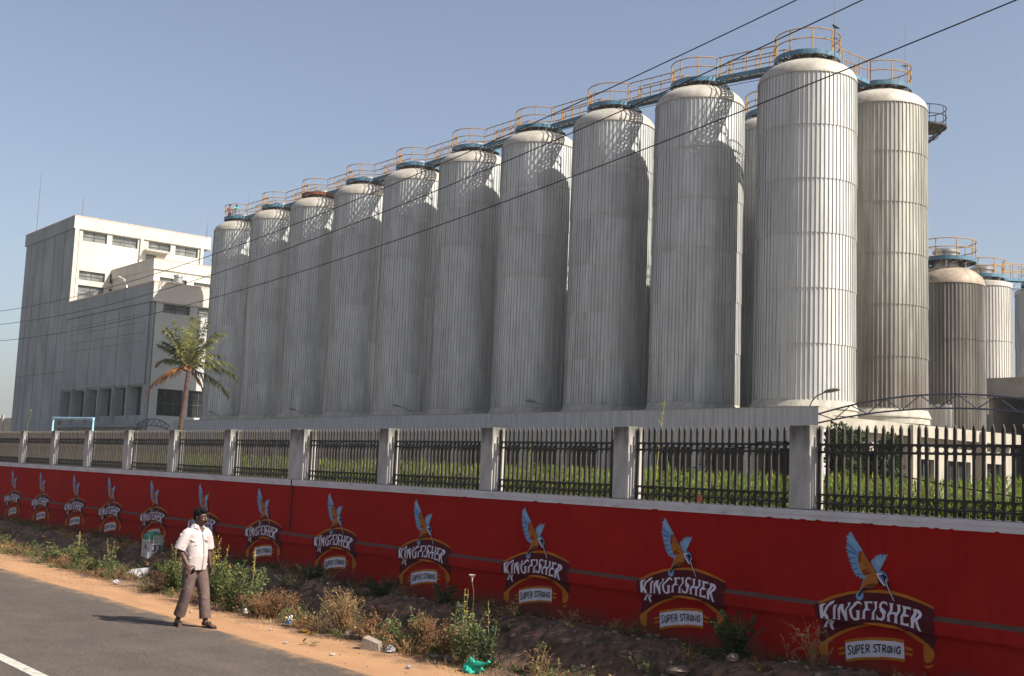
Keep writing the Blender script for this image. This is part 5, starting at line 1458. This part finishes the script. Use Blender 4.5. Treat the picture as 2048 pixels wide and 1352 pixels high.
# ------------------------------------------------------------------ coconut palm
def palm(x, y, z0, trunk_pts, fronds, label, seed, flen=3.0, group=None):
    rr = random.Random(seed); o = root('palm_tree', label, 'palm tree', (x, y, z0), group=group)
    mb = MB(); P = []
    n = 26
    tp = [Vector(p) for p in trunk_pts]
    for i in range(n+1):
        t = i/n*(len(tp)-1); k = min(len(tp)-2, int(t)); P.append(tp[k].lerp(tp[k+1], t-k))
    rad = [0.20*(1-0.30*i/n)+0.022*((i % 2)*2-1)*0.6 for i in range(n+1)]
    mb.tube([tuple(p) for p in P], rad, n=12); mb.build('trunk', M_trunk, o, smooth=False)
    top = tp[-1]
    mb = MB()
    for k in range(26):
        a = rr.uniform(0, 2*pi); e = rr.uniform(-0.3, 1.0); d = Vector((cos(a), sin(a), e)).normalized()
        mb.tube([tuple(top+Vector((0, 0, rr.uniform(-0.25, 0.15)))), tuple(top+d*rr.uniform(0.4, 0.75))], [0.09, 0.03], n=5)
    mb.build('crownshaft', L_palmdry, o)
    for (az_, el, ln, dr, dry) in fronds:
        d0 = Vector((cos(az_)*cos(el), sin(az_)*cos(el), sin(el)))
        Q = [top.copy()]; d = d0.copy(); st = ln/14
        for i in range(14):
            d = (d+Vector((0, 0, -dr*(0.35+i/14*1.3)/14))).normalized(); Q.append(Q[-1]+d*st)
        mb = MB(); mb.tube([tuple(q) for q in Q], [0.045*(1-i/15.5) for i in range(15)], n=5, cap=False)
        for i in range(54):
            t = 0.13+0.87*i/54; f = t*14; k = min(13, int(f)); p = Q[k].lerp(Q[k+1], f-k); dd = (Q[k+1]-Q[k]).normalized()
            side = dd.cross(Vector((0, 0, 1)));
            if side.length < 0.1: side = Vector((-sin(az_), cos(az_), 0))
            side.normalize(); L_ = ln*0.27*sin(min(1, t*1.25+0.12)*pi*0.80)+0.12
            for sg in (-1, 1):
                if rr.random() < 0.20: continue
                v = (side*sg*0.8+dd*0.75+Vector((0, 0, rr.uniform(-0.75, 0.2)-0.25*dry))).normalized()
                a1 = p+v*L_*0.5; b1 = a1+(v+Vector((0, 0, -0.55-0.5*rr.random()))).normalized()*L_*0.5*rr.uniform(0.8, 1.1)
                nn = v.cross(dd).normalized(); ww = v.cross(nn).normalized()*0.042
                mb.add([p-ww*0.5, p+ww*0.5, a1+ww, a1-ww, b1], [(0, 1, 2, 3), (3, 2, 4)])
        mb.build('frond', L_palmdry if dry > 0.5 else L_palm, o)
    return o
RA = lambda *a: [radians(q) for q in a]
# right of the picture is roughly azimuth 66 deg (to +Y) / 0..90 ; use world azimuths
cr_ = radians(67)   # picture-right direction at the palm
fr = []
for (scr, el, ln, dr, dry) in ((0, 80, 4.0, 0.5, 0), (1, 78, 4.1, 0.7, 0), (1, 62, 4.0, 0.9, 0), (-1, 66, 3.7, 0.6, 0), (-1, 74, 3.9, 0.5, 0), (0, 70, 3.8, 0.8, 0), (-1, 50, 3.1, 0.8, 0), (0, 82, 2.9, 0.7, 0), (1, 66, 3.5, 0.7, 0), (-1, 70, 3.2, 0.5, 0), (1, 74, 3.8, 0.4, 0), (-1, 58, 3.0, 0.9, 0), (1, 50, 2.9, 1.2, 0), (1, 33, 3.6, 1.3, 0), (1, 20, 3.9, 1.2, 0), (-1, 60, 3.4, 0.4, 0),
                               (-1, 40, 2.8, 1.6, 0), (1, -8, 3.9, 0.9, 0.4), (-1, -2, 3.8, 1.6, 1), (-1, 12, 2.4, 1.8, 1), (1, -30, 2.0, 1.4, 1)):
    k = len(fr)
    base = cr_ if scr > 0 else (cr_+pi if scr < 0 else cr_+pi/2*(1 if k % 2 else -1))
    fr.append((base+radians([14, -18, 22, -9, 5][k % 5]), radians(el), ln, dr, dry))
palm(-86.0, 38.0, 0.8, [(-0.45, 0, 0), (-0.35, 0, 2.5), (0.0, 0, 5.0), (0.45, 0, 7.4), (0.62, 0, 8.55)], fr, 'coconut palm with two orange dry fronds in front of the leftmost tanks', 81)
# palm outside the frame whose crown shades the bottom of the road
fr2 = [(radians(20*k+R.uniform(-8, 8)), radians(R.choice((10, 30, 50, -5))), R.uniform(2.6, 3.3), 1.2, 0) for k in range(18)]
palm(2.0, 10.9, -0.3, [(0, 0, 0), (0.1, 0, 5.0), (0.15, 0, 9.9)], fr2, 'coconut palm in front of the wall, beyond the right edge of the picture', 82)

# ------------------------------------------------------------------ milestone
ms = root('milestone', 'whitewashed milestone with a green rounded top, reading 33', 'milestone', (-26.45, 11.2, ground_z(-26.45, 11.2)-0.13))
M_msw = mat('milestone_white', (0.50, 0.48, 0.49), rough=0.9, col2=(0.36, 0.34, 0.34), scale=7)
M_msg = mat('milestone_green', (0.025, 0.16, 0.09), rough=0.7, col2=(0.05, 0.13, 0.09), scale=6)
w2, d2, hs_ = 0.19, 0.17, 0.44
def arcz(y): return hs_+0.17*sqrt(max(0, 1-(y/w2)**2))
mb = MB(); mb.box(-d2, d2, -w2, w2, -0.2, hs_+0.0); mb.build('shaft', M_msw, ms)
mb = MB(); ys_ = [-w2+2*w2*i/16 for i in range(17)]
vs = [(-d2, y, arcz(y)) for y in ys_]+[(d2, y, arcz(y)) for y in ys_]
mb.add(vs, [(i, i+1, 17+i+1, 17+i) for i in range(16)]); mb.add([(-d2, y, arcz(y)) for y in ys_], [tuple(range(16, -1, -1))]); mb.add([(d2, y, arcz(y)) for y in ys_], [tuple(range(17))])
mb.build('rounded_top', M_msg, ms)
mb = MB(); mb.box(d2, d2+0.003, -0.07, 0.155, hs_+0.015, hs_+0.095); mb.build('number_panel', M_msw, ms)
def text(body, size, parent, loc, rot, m, name, sx=1.0, ext=0.0015, off=0.0):
    cu = bpy.data.curves.new(name, 'FONT'); cu.body = body; cu.size = size; cu.extrude = ext; cu.offset = off; cu.align_x = 'CENTER'; cu.align_y = 'CENTER'
    ob = bpy.data.objects.new(name, cu); COL.objects.link(ob)
    dg = bpy.context.evaluated_depsgraph_get(); me = bpy.data.meshes.new_from_object(ob.evaluated_get(dg)); COL.objects.unlink(ob); bpy.data.objects.remove(ob)
    me.materials.clear(); me.materials.append(m)
    o = link(name, me, parent); o.location = loc; o.rotation_euler = rot; o.scale = (sx, 1, 1); return o
M_ink = mat('black_sign_paint', (0.02, 0.02, 0.025), rough=0.7)
RX = (radians(90), 0, radians(90))
text('SH-20', 0.085, ms, (d2+0.005, 0.042, hs_+0.055), RX, M_ink, 'route_lettering', 0.85, off=0.001)
text('PTHUKOTTAI', 0.095, ms, (d2+0.002, 0.0, hs_-0.055), RX, M_ink, 'town_lettering', 0.62, off=0.001)
text('33', 0.20, ms, (d2+0.002, 0.03, hs_-0.20), RX, M_ink, 'distance_lettering', 1.1, off=0.006)
text('14', 0.24, ms, (0.02, -w2-0.002, hs_-0.17), (radians(90), 0, 0), M_ink, 'side_lettering', 0.8, off=0.003)

# ------------------------------------------------------------------ people
def remesh(mb, name, voxel, m, parent, smooth=4, fac=0.5, label=None):
    me = bpy.data.meshes.new(name+'_src'); me.from_pydata([tuple(v) for v in mb.v], [], mb.f); me.update()
    bm = bmesh.new(); bm.from_mesh(me); bmesh.ops.recalc_face_normals(bm, faces=bm.faces); bm.to_mesh(me); bm.free()
    ob = bpy.data.objects.new(name, me); COL.objects.link(ob)
    md = ob.modifiers.new('r', 'REMESH'); md.mode = 'VOXEL'; md.voxel_size = voxel
    if smooth:
        sm = ob.modifiers.new('s', 'SMOOTH'); sm.iterations = smooth; sm.factor = fac
    dg = bpy.context.evaluated_depsgraph_get(); me2 = bpy.data.meshes.new_from_object(ob.evaluated_get(dg)); me2.name = name
    COL.objects.unlink(ob); bpy.data.objects.remove(ob)
    me2.materials.clear(); me2.materials.append(m); me2.polygons.foreach_set('use_smooth', [True]*len(me2.polygons))
    return link(name, me2, parent, label)
def ell(mb, c, rx, ry, rz, rot=None, n=14):
    vs = []; fs = []
    for i in range(n//2+1):
        ph = -pi/2+pi*i/(n//2)
        for j in range(n):
            a = 2*pi*j/n; v = Vector((rx*cos(ph)*cos(a), ry*cos(ph)*sin(a), rz*sin(ph)))
            if rot is not None: v = rot @ v
            vs.append(tuple(Vector(c)+v))
    for i in range(n//2):
        for j in range(n): fs.append((i*n+j, i*n+(j+1) % n, (i+1)*n+(j+1) % n, (i+1)*n+j))
    mb.add(vs, fs)
def loft(mb, secs, n=20, cap=True):
    """secs: (cx, cy, cz, rx, ry) horizontal elliptical rings"""
    vs = [(cx+rx*cos(2*pi*j/n), cy+ry*sin(2*pi*j/n), cz) for (cx, cy, cz, rx, ry) in secs for j in range(n)]
    fs = [(i*n+j, i*n+(j+1) % n, (i+1)*n+(j+1) % n, (i+1)*n+j) for i in range(len(secs)-1) for j in range(n)]
    fs += [tuple(range(n-1, -1, -1)), tuple((len(secs)-1)*n+j for j in range(n))]
    mb.add(vs, fs)
def limb(mb, pts, rad, n=12): mb.tube(pts, rad, n=n)
def hand(mb, w, d, up_, curl, side=1, s=1.0):
    """palm and five separate curled fingers from wrist w along d; up_ = back of the hand"""
    w = Vector(w); d = Vector(d).normalized(); u = Vector(up_); u = (u-d*u.dot(d)).normalized(); a = d.cross(u)*side
    rot = Matrix((d, a, u)).transposed()
    ell(mb, w+d*0.045*s, 0.052*s, 0.040*s, 0.017*s, rot)
    for k, (off, l) in enumerate(((-0.030, 0.062), (-0.010, 0.074), (0.011, 0.070), (0.030, 0.055))):
        p = w+d*0.082*s+a*off*s; P = [p-d*0.02*s, p]; ang = 0.0
        for q in range(3):
            ang += curl*(0.8+0.2*k*0.3); dd = d*cos(ang)-u*sin(ang); P.append(P[-1]+dd*l*s*(0.42, 0.32, 0.26)[q])
        limb(mb, [tuple(q) for q in P], [0.0098*s, 0.0096*s, 0.009*s, 0.008*s, 0.0065*s], n=8)
    p = w+d*0.025*s-a*0.034*s; P = [p, p+(d*0.5-a*0.9-u*0.2).normalized()*0.03*s, p+(d*0.9-a*0.9-u*0.5).normalized()*0.055*s, p+(d*1.2-a*0.5-u*0.9).normalized()*0.075*s]
    limb(mb, [tuple(q) for q in P], [0.013*s, 0.0115*s, 0.010*s, 0.008*s], n=8)

M_skin = mat('dark_brown_skin', (0.075, 0.033, 0.021), rough=0.5, col2=(0.055, 0.023, 0.015), scale=6, spec=0.4)
M_hair = mat('black_hair', (0.006, 0.005, 0.005), rough=0.8, spec=0.1, var=0.2, bump=0.006, bscale=90)
M_shirt = mat('cream_shirt', (0.45, 0.385, 0.38), rough=0.85, col2=(0.385, 0.32, 0.32), scale=5, bump=0.010, bscale=9)
M_trou = mat('brown_trousers', (0.115, 0.076, 0.070), rough=0.9, col2=(0.085, 0.055, 0.050), scale=6, bump=0.014, bscale=8)
M_sandal = mat('black_sandal', (0.015, 0.013, 0.013), rough=0.6)
M_eye = mat('eye_white', (0.5, 0.47, 0.44), rough=0.3)

man = root('person', 'man in cream half sleeved shirt and brown trousers walking along the road edge', 'person', (-15.98, 7.42, 0.012), rz=radians(17))
sk = MB()
# head: skull, jaw, nose, brows, lips, ears
hc = Vector((0.045, 0.0, 1.535)); hy = Euler((0, radians(6), radians(12))).to_matrix()
def hp(x, y, z): return tuple(hc+hy @ Vector((x, y, z)))
ell(sk, hp(-0.008, 0, 0.028), 0.096, 0.076, 0.088, hy)
ell(sk, hp(0.022, 0, -0.035), 0.068, 0.060, 0.075, hy)
ell(sk, hp(0.042, 0, -0.088), 0.036, 0.034, 0.024, hy)
sk.tube([hp(0.086, 0, 0.012), hp(0.104, 0, -0.018), hp(0.100, 0, -0.030)], [0.010, 0.016, 0.017], n=8)
for s_ in (-1, 1):
    ell(sk, hp(0.098, 0.013*s_, -0.027), 0.011, 0.010, 0.008, hy, n=8)
    ell(sk, hp(0.076, 0.030*s_, 0.020), 0.016, 0.024, 0.010, hy, n=8)
    ell(sk, hp(0.060, 0.040*s_, -0.022), 0.022, 0.020, 0.020, hy, n=8)
    ell(sk, hp(-0.008, 0.079*s_, -0.008), 0.018, 0.009, 0.032, hy, n=8)
ell(sk, hp(0.082, 0, -0.058), 0.013, 0.025, 0.007, hy, n=8); ell(sk, hp(0.080, 0, -0.069), 0.012, 0.021, 0.007, hy, n=8)
limb(sk, [(-0.005, 0, 1.36), (0.0, 0, 1.42), (0.030, 0, 1.47), (0.035, 0, 1.50)], [0.075, 0.058, 0.055, 0.056], n=14)
loft(sk, [(0, 0, 0.88, 0.10, 0.14), (0.0, 0, 1.0, 0.10, 0.135), (0, 0, 1.2, 0.10, 0.155), (-0.005, 0, 1.33, 0.085, 0.16), (-0.005, 0, 1.39, 0.05, 0.10)])
# right arm (towards the camera) bent forward, left arm hanging
RW = (0.115, -0.235, 0.868); LW = (0.03, 0.255, 0.84)
limb(sk, [(-0.005, -0.17, 1.335), (-0.035, -0.215, 1.20), (-0.055, -0.245, 1.075), (0.03, -0.245, 0.98), RW], [0.052, 0.047, 0.038, 0.037, 0.026])
limb(sk, [(-0.005, 0.17, 1.335), (-0.02, 0.215, 1.20), (-0.03, 0.245, 1.08), (0.0, 0.255, 0.96), LW], [0.052, 0.047, 0.038, 0.037, 0.026])
hand(sk, RW, (0.75, 0.10, -0.65), (0.55, -0.55, 0.55), 0.62, side=1)
hand(sk, LW, (0.15, -0.02, -1), (0.1, 1, 0), 0.35, side=-1)
# legs and feet
KR, AR = (-0.02, -0.10, 0.47), (-0.165, -0.105, 0.100); KL, AL = (0.11, 0.10, 0.475), (0.175, 0.10, 0.085)
limb(sk, [(0, -0.085, 0.86), KR, AR], [0.085, 0.055, 0.036]); limb(sk, [(0, 0.085, 0.86), KL, AL], [0.085, 0.055, 0.036])
def foot(mb, a, pitch, yaw):
    m_ = Euler((0, pitch, yaw)).to_matrix()
    def q(x, y, z): return tuple(Vector(a)+m_ @ Vector((x, y, z)))
    limb(mb, [q(-0.045, 0, -0.035), q(0.0, 0, -0.02), q(0.07, 0, -0.04), q(0.13, 0, -0.055)], [0.032, 0.036, 0.034, 0.027])
    for k, (o_, l) in enumerate(((-0.030, 0.045), (-0.013, 0.040), (0.003, 0.036), (0.017, 0.030), (0.030, 0.024))):
        yy = -o_ if a[1] < 0 else o_
        yy = -yy
        limb(mb, [q(0.125, yy*0.9, -0.058), q(0.14+l*0.6, yy, -0.062), q(0.14+l, yy, -0.064)], [0.012 if k else 0.014, 0.0115 if k else 0.014, 0.008], n=8)
    return q
fR = foot(sk, AR, radians(14), radians(-22)); fL = foot(sk, AL, radians(-2), radians(4))
remesh(sk, 'body', 0.0062, M_skin, man, smooth=2)
# hair, moustache, stubble
hb = MB(); ell(hb, hp(-0.022, 0, 0.058), 0.098, 0.086, 0.078, hy); ell(hb, hp(0.040, -0.008, 0.098), 0.058, 0.062, 0.032, hy); ell(hb, hp(-0.055, 0, 0.005), 0.058, 0.080, 0.070, hy)
rr_ = random.Random(3)
for k in range(60):
    v = rv(rr_); 
    if v.z < -0.1 or (v.x > 0.6 and v.z < 0.5): continue
    ell(hb, hp(-0.020+v.x*0.090, v.y*0.082, 0.062+v.z*0.076), 0.017, 0.017, 0.014, hy, n=6)
for s_ in (-1, 1): ell(hb, hp(0.012, 0.074*s_, 0.012), 0.014, 0.010, 0.030, hy, n=8)
remesh(hb, 'hair', 0.007, M_hair, man, smooth=1)
hb = MB(); ell(hb, hp(0.094, 0, -0.046), 0.010, 0.033, 0.008, hy, n=10)
for s_ in (-1, 1): ell(hb, hp(0.080, 0.030*s_, -0.056), 0.012, 0.010, 0.012, hy, n=8)
remesh(hb, 'moustache', 0.004, M_hair, man, smooth=1)
hb = MB()
for s_ in (-1, 1): hb.tube([hp(0.091, 0.014*s_, 0.028), hp(0.088, 0.030*s_, 0.033), hp(0.074, 0.048*s_, 0.028)], [0.005, 0.006, 0.003], n=6)
hb.build('eyebrow', M_hair, man)
for s_ in (-1, 1):
    hb = MB(); ell(hb, hp(0.078, 0.031*s_, 0.008), 0.012, 0.014, 0.008, hy, n=10); e_ = hb.build('eye', M_eye, man, smooth=True)
    hb = MB(); ell(hb, hp(0.087, 0.031*s_, 0.008), 0.0045, 0.006, 0.006, hy, n=8); hb.build('pupil', M_hair, e_, smooth=True)
# shirt
sh = MB()
loft(sh, [(0.0, 0, 0.80, 0.132, 0.176), (0.005, 0, 0.88, 0.136, 0.172), (0.012, 0, 1.00, 0.144, 0.168), (0.008, 0, 1.12, 0.136, 0.168), (0.0, 0, 1.22, 0.124, 0.178), (-0.004, 0, 1.31, 0.108, 0.186), (-0.006, 0, 1.355, 0.092, 0.172), (-0.006, 0, 1.395, 0.072, 0.115), (-0.004, 0, 1.425, 0.064, 0.072)], n=28)
sh.tube([(-0.005, -0.13, 1.345), (-0.015, -0.185, 1.305), (-0.035, -0.232, 1.19), (-0.052, -0.262, 1.085)], [0.065, 0.072, 0.078, 0.086], n=16)
sh.tube([(-0.005, 0.13, 1.345), (-0.012, 0.185, 1.305), (-0.022, 0.230, 1.19), (-0.032, 0.255, 1.09)], [0.065, 0.072, 0.078, 0.084], n=16)
rr_ = random.Random(8)
for k in range(16):   # soft folds
    z_ = rr_.uniform(0.86, 1.28); a = rr_.uniform(-pi, pi); c_, s2 = cos(a), sin(a); dz = rr_.uniform(-0.10, 0.10)
    sh.tube([(0.005+0.132*c_, 0.174*s2, z_), (0.008+0.133*cos(a+0.35), 0.175*sin(a+0.35), z_+dz*0.6), (0.005+0.132*cos(a+0.7), 0.174*sin(a+0.7), z_+dz)], [0.004, 0.014, 0.003], n=6)
for k in range(8):
    z_ = rr_.uniform(1.1, 1.28); t = (1.305-z_)/0.22; cy = -0.185-0.077*t
    sh.tube([(-0.02+0.07, cy-0.02, z_), (-0.04, cy-0.075, z_+rr_.uniform(-0.05, 0.05)), (-0.09, cy-0.03, z_+rr_.uniform(-0.05, 0.05))], [0.003, 0.010, 0.003], n=6)
shirt = remesh(sh, 'shirt', 0.0075, M_shirt, man, smooth=3)
M_shadowseam = mat('shirt_seam', (0.55, 0.48, 0.47), rough=0.9)
sm = MB()
for zc in [0.82+0.02*i for i in range(29)]: pass
pl = [(0.0+0.147, 0.012, 0.815), (0.150, 0.012, 0.90), (0.160, 0.012, 1.0), (0.152, 0.010, 1.12), (0.136, 0.008, 1.22), (0.118, 0.006, 1.31)]
sm.tube(pl, 0.011, n=4); sm.build('button_placket', M_shirt, man)
sm = MB(); sm.tube([(0.150, 0.055, 1.215), (0.146, 0.060, 1.175)], 0.0045, n=6); sm.build('pocket_pen', M_hair, man)
# collar
co = MB()
for s_ in (-1, 1):
    co.add([(-0.055, 0.045*s_, 1.455), (0.02, 0.066*s_, 1.445), (0.062, 0.038*s_, 1.420), (0.100, 0.050*s_, 1.375), (0.060, 0.098*s_, 1.385), (-0.02, 0.105*s_, 1.400), (-0.085, 0.055*s_, 1.405), (-0.085, 0, 1.41), (-0.065, 0, 1.465)],
           [(0, 1, 5, 6), (1, 2, 3, 4), (1, 4, 5), (0, 6, 7, 8)])
cm = co.build('collar', M_shirt, man)
sol = cm.modifiers.new('t', 'SOLIDIFY'); sol.thickness = 0.006
vn = MB(); vn.add([(0.070, -0.030, 1.405), (0.070, 0.034, 1.405), (0.119, 0.012, 1.325)], [(0, 1, 2)]); vn.build('neck_opening', M_skin, man)
# trousers
tr = MB()
loft(tr, [(0, 0, 0.79, 0.125, 0.165), (0, 0, 0.86, 0.122, 0.170), (0, 0, 0.92, 0.118, 0.160)], n=24)
tr.tube([(0.0, -0.085, 0.84), (-0.008, -0.092, 0.72), (-0.018, -0.10, 0.50), (-0.08, -0.105, 0.31), (-0.142, -0.108, 0.155)], [0.098, 0.100, 0.084, 0.080, 0.083], n=18)
tr.tube([(0.0, 0.085, 0.84), (0.04, 0.092, 0.70), (0.107, 0.10, 0.48), (0.140, 0.10, 0.29), (0.168, 0.10, 0.125)], [0.098, 0.098, 0.082, 0.079, 0.083], n=18)
for k in range(38):
    leg_ = rr_.choice((0, 1)); t = rr_.uniform(0.15, 0.95)
    P_ = [Vector(q) for q in ([(0.0, -0.085, 0.84), (-0.018, -0.10, 0.50), (-0.142, -0.108, 0.155)] if leg_ == 0 else [(0.0, 0.085, 0.84), (0.107, 0.10, 0.48), (0.168, 0.10, 0.125)])]
    c_ = P_[0].lerp(P_[1], t*2) if t < 0.5 else P_[1].lerp(P_[2], t*2-1); rd = 0.091-0.012*t; a = rr_.uniform(0, 2*pi); dz = rr_.uniform(-0.05, 0.05)
    tr.tube([tuple(c_+Vector((rd*cos(a), rd*sin(a), 0))), tuple(c_+Vector((rd*cos(a+0.6), rd*sin(a+0.6), dz*0.6))), tuple(c_+Vector((rd*cos(a+1.2), rd*sin(a+1.2), dz)))], [0.003, 0.011, 0.003], n=6)
remesh(tr, 'trousers', 0.0078, M_trou, man, smooth=3)
for q in (fR, fL):
    sm = MB(); n_ = 16
    outl = [(-0.085, 0.0), (-0.075, 0.030), (-0.02, 0.034), (0.06, 0.040), (0.13, 0.050), (0.185, 0.040), (0.20, 0.0), (0.185, -0.042), (0.13, -0.050), (0.06, -0.040), (-0.02, -0.034), (-0.075, -0.030)]
    vs = [q(x_, y_, -0.096) for x_, y_ in outl]+[q(x_, y_, -0.070) for x_, y_ in outl]; k_ = len(outl)
    sm.add(vs, [tuple(range(k_-1, -1, -1)), tuple(range(k_, 2*k_))]+[(i, (i+1) % k_, k_+(i+1) % k_, k_+i) for i in range(k_)])
    s_o = sm.build('sandal', M_sandal, man)
    sm = MB(); sm.tube([q(0.04, 0.042, -0.075), q(0.075, 0.024, -0.015), q(0.085, 0, -0.005), q(0.075, -0.024, -0.015), q(0.04, -0.042, -0.075)], 0.014, n=6); sm.tube([q(0.085, 0, -0.008), q(0.14, 0.008, -0.055)], 0.008, n=6); sm.build('strap', M_sandal, s_o)
ph = MB(); ph.box(-0.022, 0.022, -0.008, 0.008, -0.05, 0.05); ph_o = ph.build('phone', M_sandal); ph_o.matrix_world = man.matrix_world @ Matrix.Translation((0.195, -0.215, 0.80)) @ Euler((0.3, 0.9, 0.3)).to_matrix().to_4x4()
bpy.context.view_layer.update()
ph_o.matrix_world = Matrix.Translation(man.location) @ Matrix.Rotation(radians(17), 4, 'Z') @ Matrix.Translation((0.195, -0.215, 0.80)) @ Euler((0.3, 0.9, 0.3)).to_matrix().to_4x4()
tag(ph_o, 'small black phone in the walking man\'s right hand', 'phone')

# two workers on the leftmost tank's platform
def worker(loc, rz, label, shirtc, trouc, bent):
    o = root('person', label, 'person', loc, rz=rz)
    b = MB()
    lean = 0.55 if bent else 0.04
    hipz = 0.82; sx = lean*0.5; shz = 1.34-0.22*(1 if bent else 0)
    ell(b, (sx+(0.12 if bent else 0.02), 0, shz+0.19-(0.06 if bent else 0)), 0.095, 0.08, 0.11)
    limb(b, [(sx, 0, shz), (sx+0.06*(1 if bent else 0.2), 0, shz+0.12)], [0.06, 0.055])
    for s in (-1, 1):
        limb(b, [(sx, 0.18*s, shz-0.02), (sx+0.04+0.1*bent, 0.24*s, shz-0.27), (sx+0.22+0.1*bent, 0.18*s, shz-0.48)], [0.05, 0.04, 0.03])
        hand(b, (sx+0.22+0.1*bent, 0.18*s, shz-0.48), (0.5, 0, -0.8), (0.5, s, 0.3), 0.5, side=s)
        limb(b, [(0, 0.09*s, hipz), (0.06*s*0.8+0.02, 0.11*s, 0.45), (-0.05*s, 0.12*s, 0.06), (0.1-0.05*s, 0.12*s, 0.03)], [0.08, 0.055, 0.04, 0.035])
    loft(b, [(0, 0, hipz, 0.10, 0.14), (sx*0.5, 0, (hipz+shz)/2, 0.1, 0.14), (sx, 0, shz, 0.08, 0.15)])
    remesh(b, 'body', 0.016, M_skin, o, smooth=1)
    c = MB(); ell(c, (sx+(0.10 if bent else 0.0), 0, shz+0.225-(0.06 if bent else 0)), 0.10, 0.09, 0.10); remesh(c, 'hair', 0.016, M_hair, o, smooth=1)
    c = MB(); loft(c, [(-0.01, 0, hipz-0.03, 0.125, 0.175), (sx*0.5, 0, (hipz+shz)/2, 0.125, 0.17), (sx*0.9, 0, shz-0.08, 0.12, 0.19), (sx, 0, shz+0.03, 0.08, 0.14)])
    for s in (-1, 1): limb(c, [(sx, 0.14*s, shz-0.02), (sx+0.02+0.05*bent, 0.23*s, shz-0.18)], [0.075, 0.07])
    remesh(c, 'shirt', 0.016, shirtc, o, smooth=2)
    c = MB(); loft(c, [(0, 0, 0.74, 0.12, 0.16), (0, 0, 0.86, 0.115, 0.155)])
    for s in (-1, 1): limb(c, [(0, 0.085*s, 0.80), (0.06*s*0.8+0.02, 0.11*s, 0.45), (-0.05*s, 0.12*s, 0.12)], [0.098, 0.082, 0.075])
    remesh(c, 'trousers', 0.016, trouc, o, smooth=2)
pzL = TZ[9]+1.12+0.28
worker((-104.0, 49.35, pzL), radians(200), 'worker in a maroon shirt standing with his back turned on the leftmost tank', mat('maroon_shirt', (0.16, 0.075, 0.075), rough=0.9), mat('dark_trousers', (0.03, 0.03, 0.035), rough=0.9), 0)
worker((-102.9, 49.25, pzL), radians(10), 'worker in a cyan shirt bending forward on the leftmost tank', mat('cyan_shirt', (0.05, 0.46, 0.45), rough=0.9), mat('grey_trousers', (0.16, 0.16, 0.17), rough=0.9), 1)

# crow on its pole beside the nearest tank top
o = root('pole', 'thin dark pole clipped to the right of the nearest tank platform', 'pole', (-35.15, 49.6, 23.9))
mb = MB(); mb.tube([(0, 0, 0), (0, 0, 1.95)], 0.022, n=6); mb.build('shaft', M_lampg, o)
mb = MB()
for z in (0.55, 1.1): mb.tube([(0, 0, z), (-0.22, 0.12, z)], 0.018, n=5)
mb.build('clamps', M_lampg, o)
M_crow = mat('grey_black_feathers', (0.035, 0.033, 0.032), rough=0.6)
b = MB(); rot = Euler((0, radians(38), 0)).to_matrix()
ell(b, (0, 0, 0.13), 0.15, 0.075, 0.075, rot); ell(b, (-0.11, 0, 0.25), 0.058, 0.05, 0.052); b.tube([(-0.15, 0, 0.25), (-0.24, 0, 0.235)], [0.022, 0.004], n=6)
b.tube([(0.08, 0, 0.07), (0.26, 0, -0.03)], [0.06, 0.035], n=8)
for s in (-1, 1): b.tube([(0.0, 0.03*s, 0.08), (0.0, 0.03*s, 0.0)], 0.010, n=5)
o = remesh(b, 'crow', 0.012, M_crow, None, smooth=1); o.location = (-35.15, 49.6, 25.86); tag(o, 'dark crow perched on the thin pole by the nearest tank top', 'bird')

# cable hanging along the railings
mb = MB(); mb.tube([(-8.6, 12.3, 2.62), (-7.9, 12.32, 2.52), (-7.1, 12.34, 2.40), (-6.3, 12.36, 2.30), (-5.0, 12.36, 2.2)], 0.008, n=5)
o = mb.build('loose_cable', M_cable, off=(-8.6, 12.3, 2.62)); tag(o, 'black cable sagging behind the nearest railing panel', 'cable')
mb = MB(); mb.tube([(-9.9, 12.13, 2.80), (-9.7, 12.12, 2.875), (-9.4, 12.12, 2.88), (-9.14, 12.12, 2.87)], 0.009, n=5); mb.tube([(-11.6, 12.3, 2.25), (-10.9, 12.3, 2.55), (-10.2, 12.2, 2.82), (-9.9, 12.13, 2.80)], 0.008, n=5)
o = mb.build('loose_cable', M_cable, off=(-9.9, 12.13, 2.8)); tag(o, 'black cable looped over the railing left of the nearest pillar', 'cable')
mb = MB(); mb.tube([(-10.62, 12.05, 2.07), (-10.62, 12.05, 2.16)], 0.03, n=8); o = mb.build('orange_cup', mat('orange_plastic', (0.55, 0.14, 0.06), rough=0.6)); tag(o, 'small orange object standing on the wall coping behind the railing', 'cup')

# ------------------------------------------------------------------ light dusty haze
HAZE = 0.0003
if HAZE:
    hm = bpy.data.materials.new('haze_air'); hm.use_nodes = True
    t = hm.node_tree; t.nodes.clear()
    ou = t.nodes.new('ShaderNodeOutputMaterial'); pv = t.nodes.new('ShaderNodeVolumePrincipled')
    pv.inputs['Color'].default_value = (0.86, 0.90, 0.96, 1); pv.inputs['Density'].default_value = HAZE; pv.inputs['Anisotropy'].default_value = 0.2
    t.links.new(pv.outputs[0], ou.inputs['Volume'])
    mb = MB(); mb.box(-2600, 2600, -2600, 2600, -2.3, 60.0)
    mb.build('haze', hm, kind='stuff', label='thin dusty haze over the whole place')
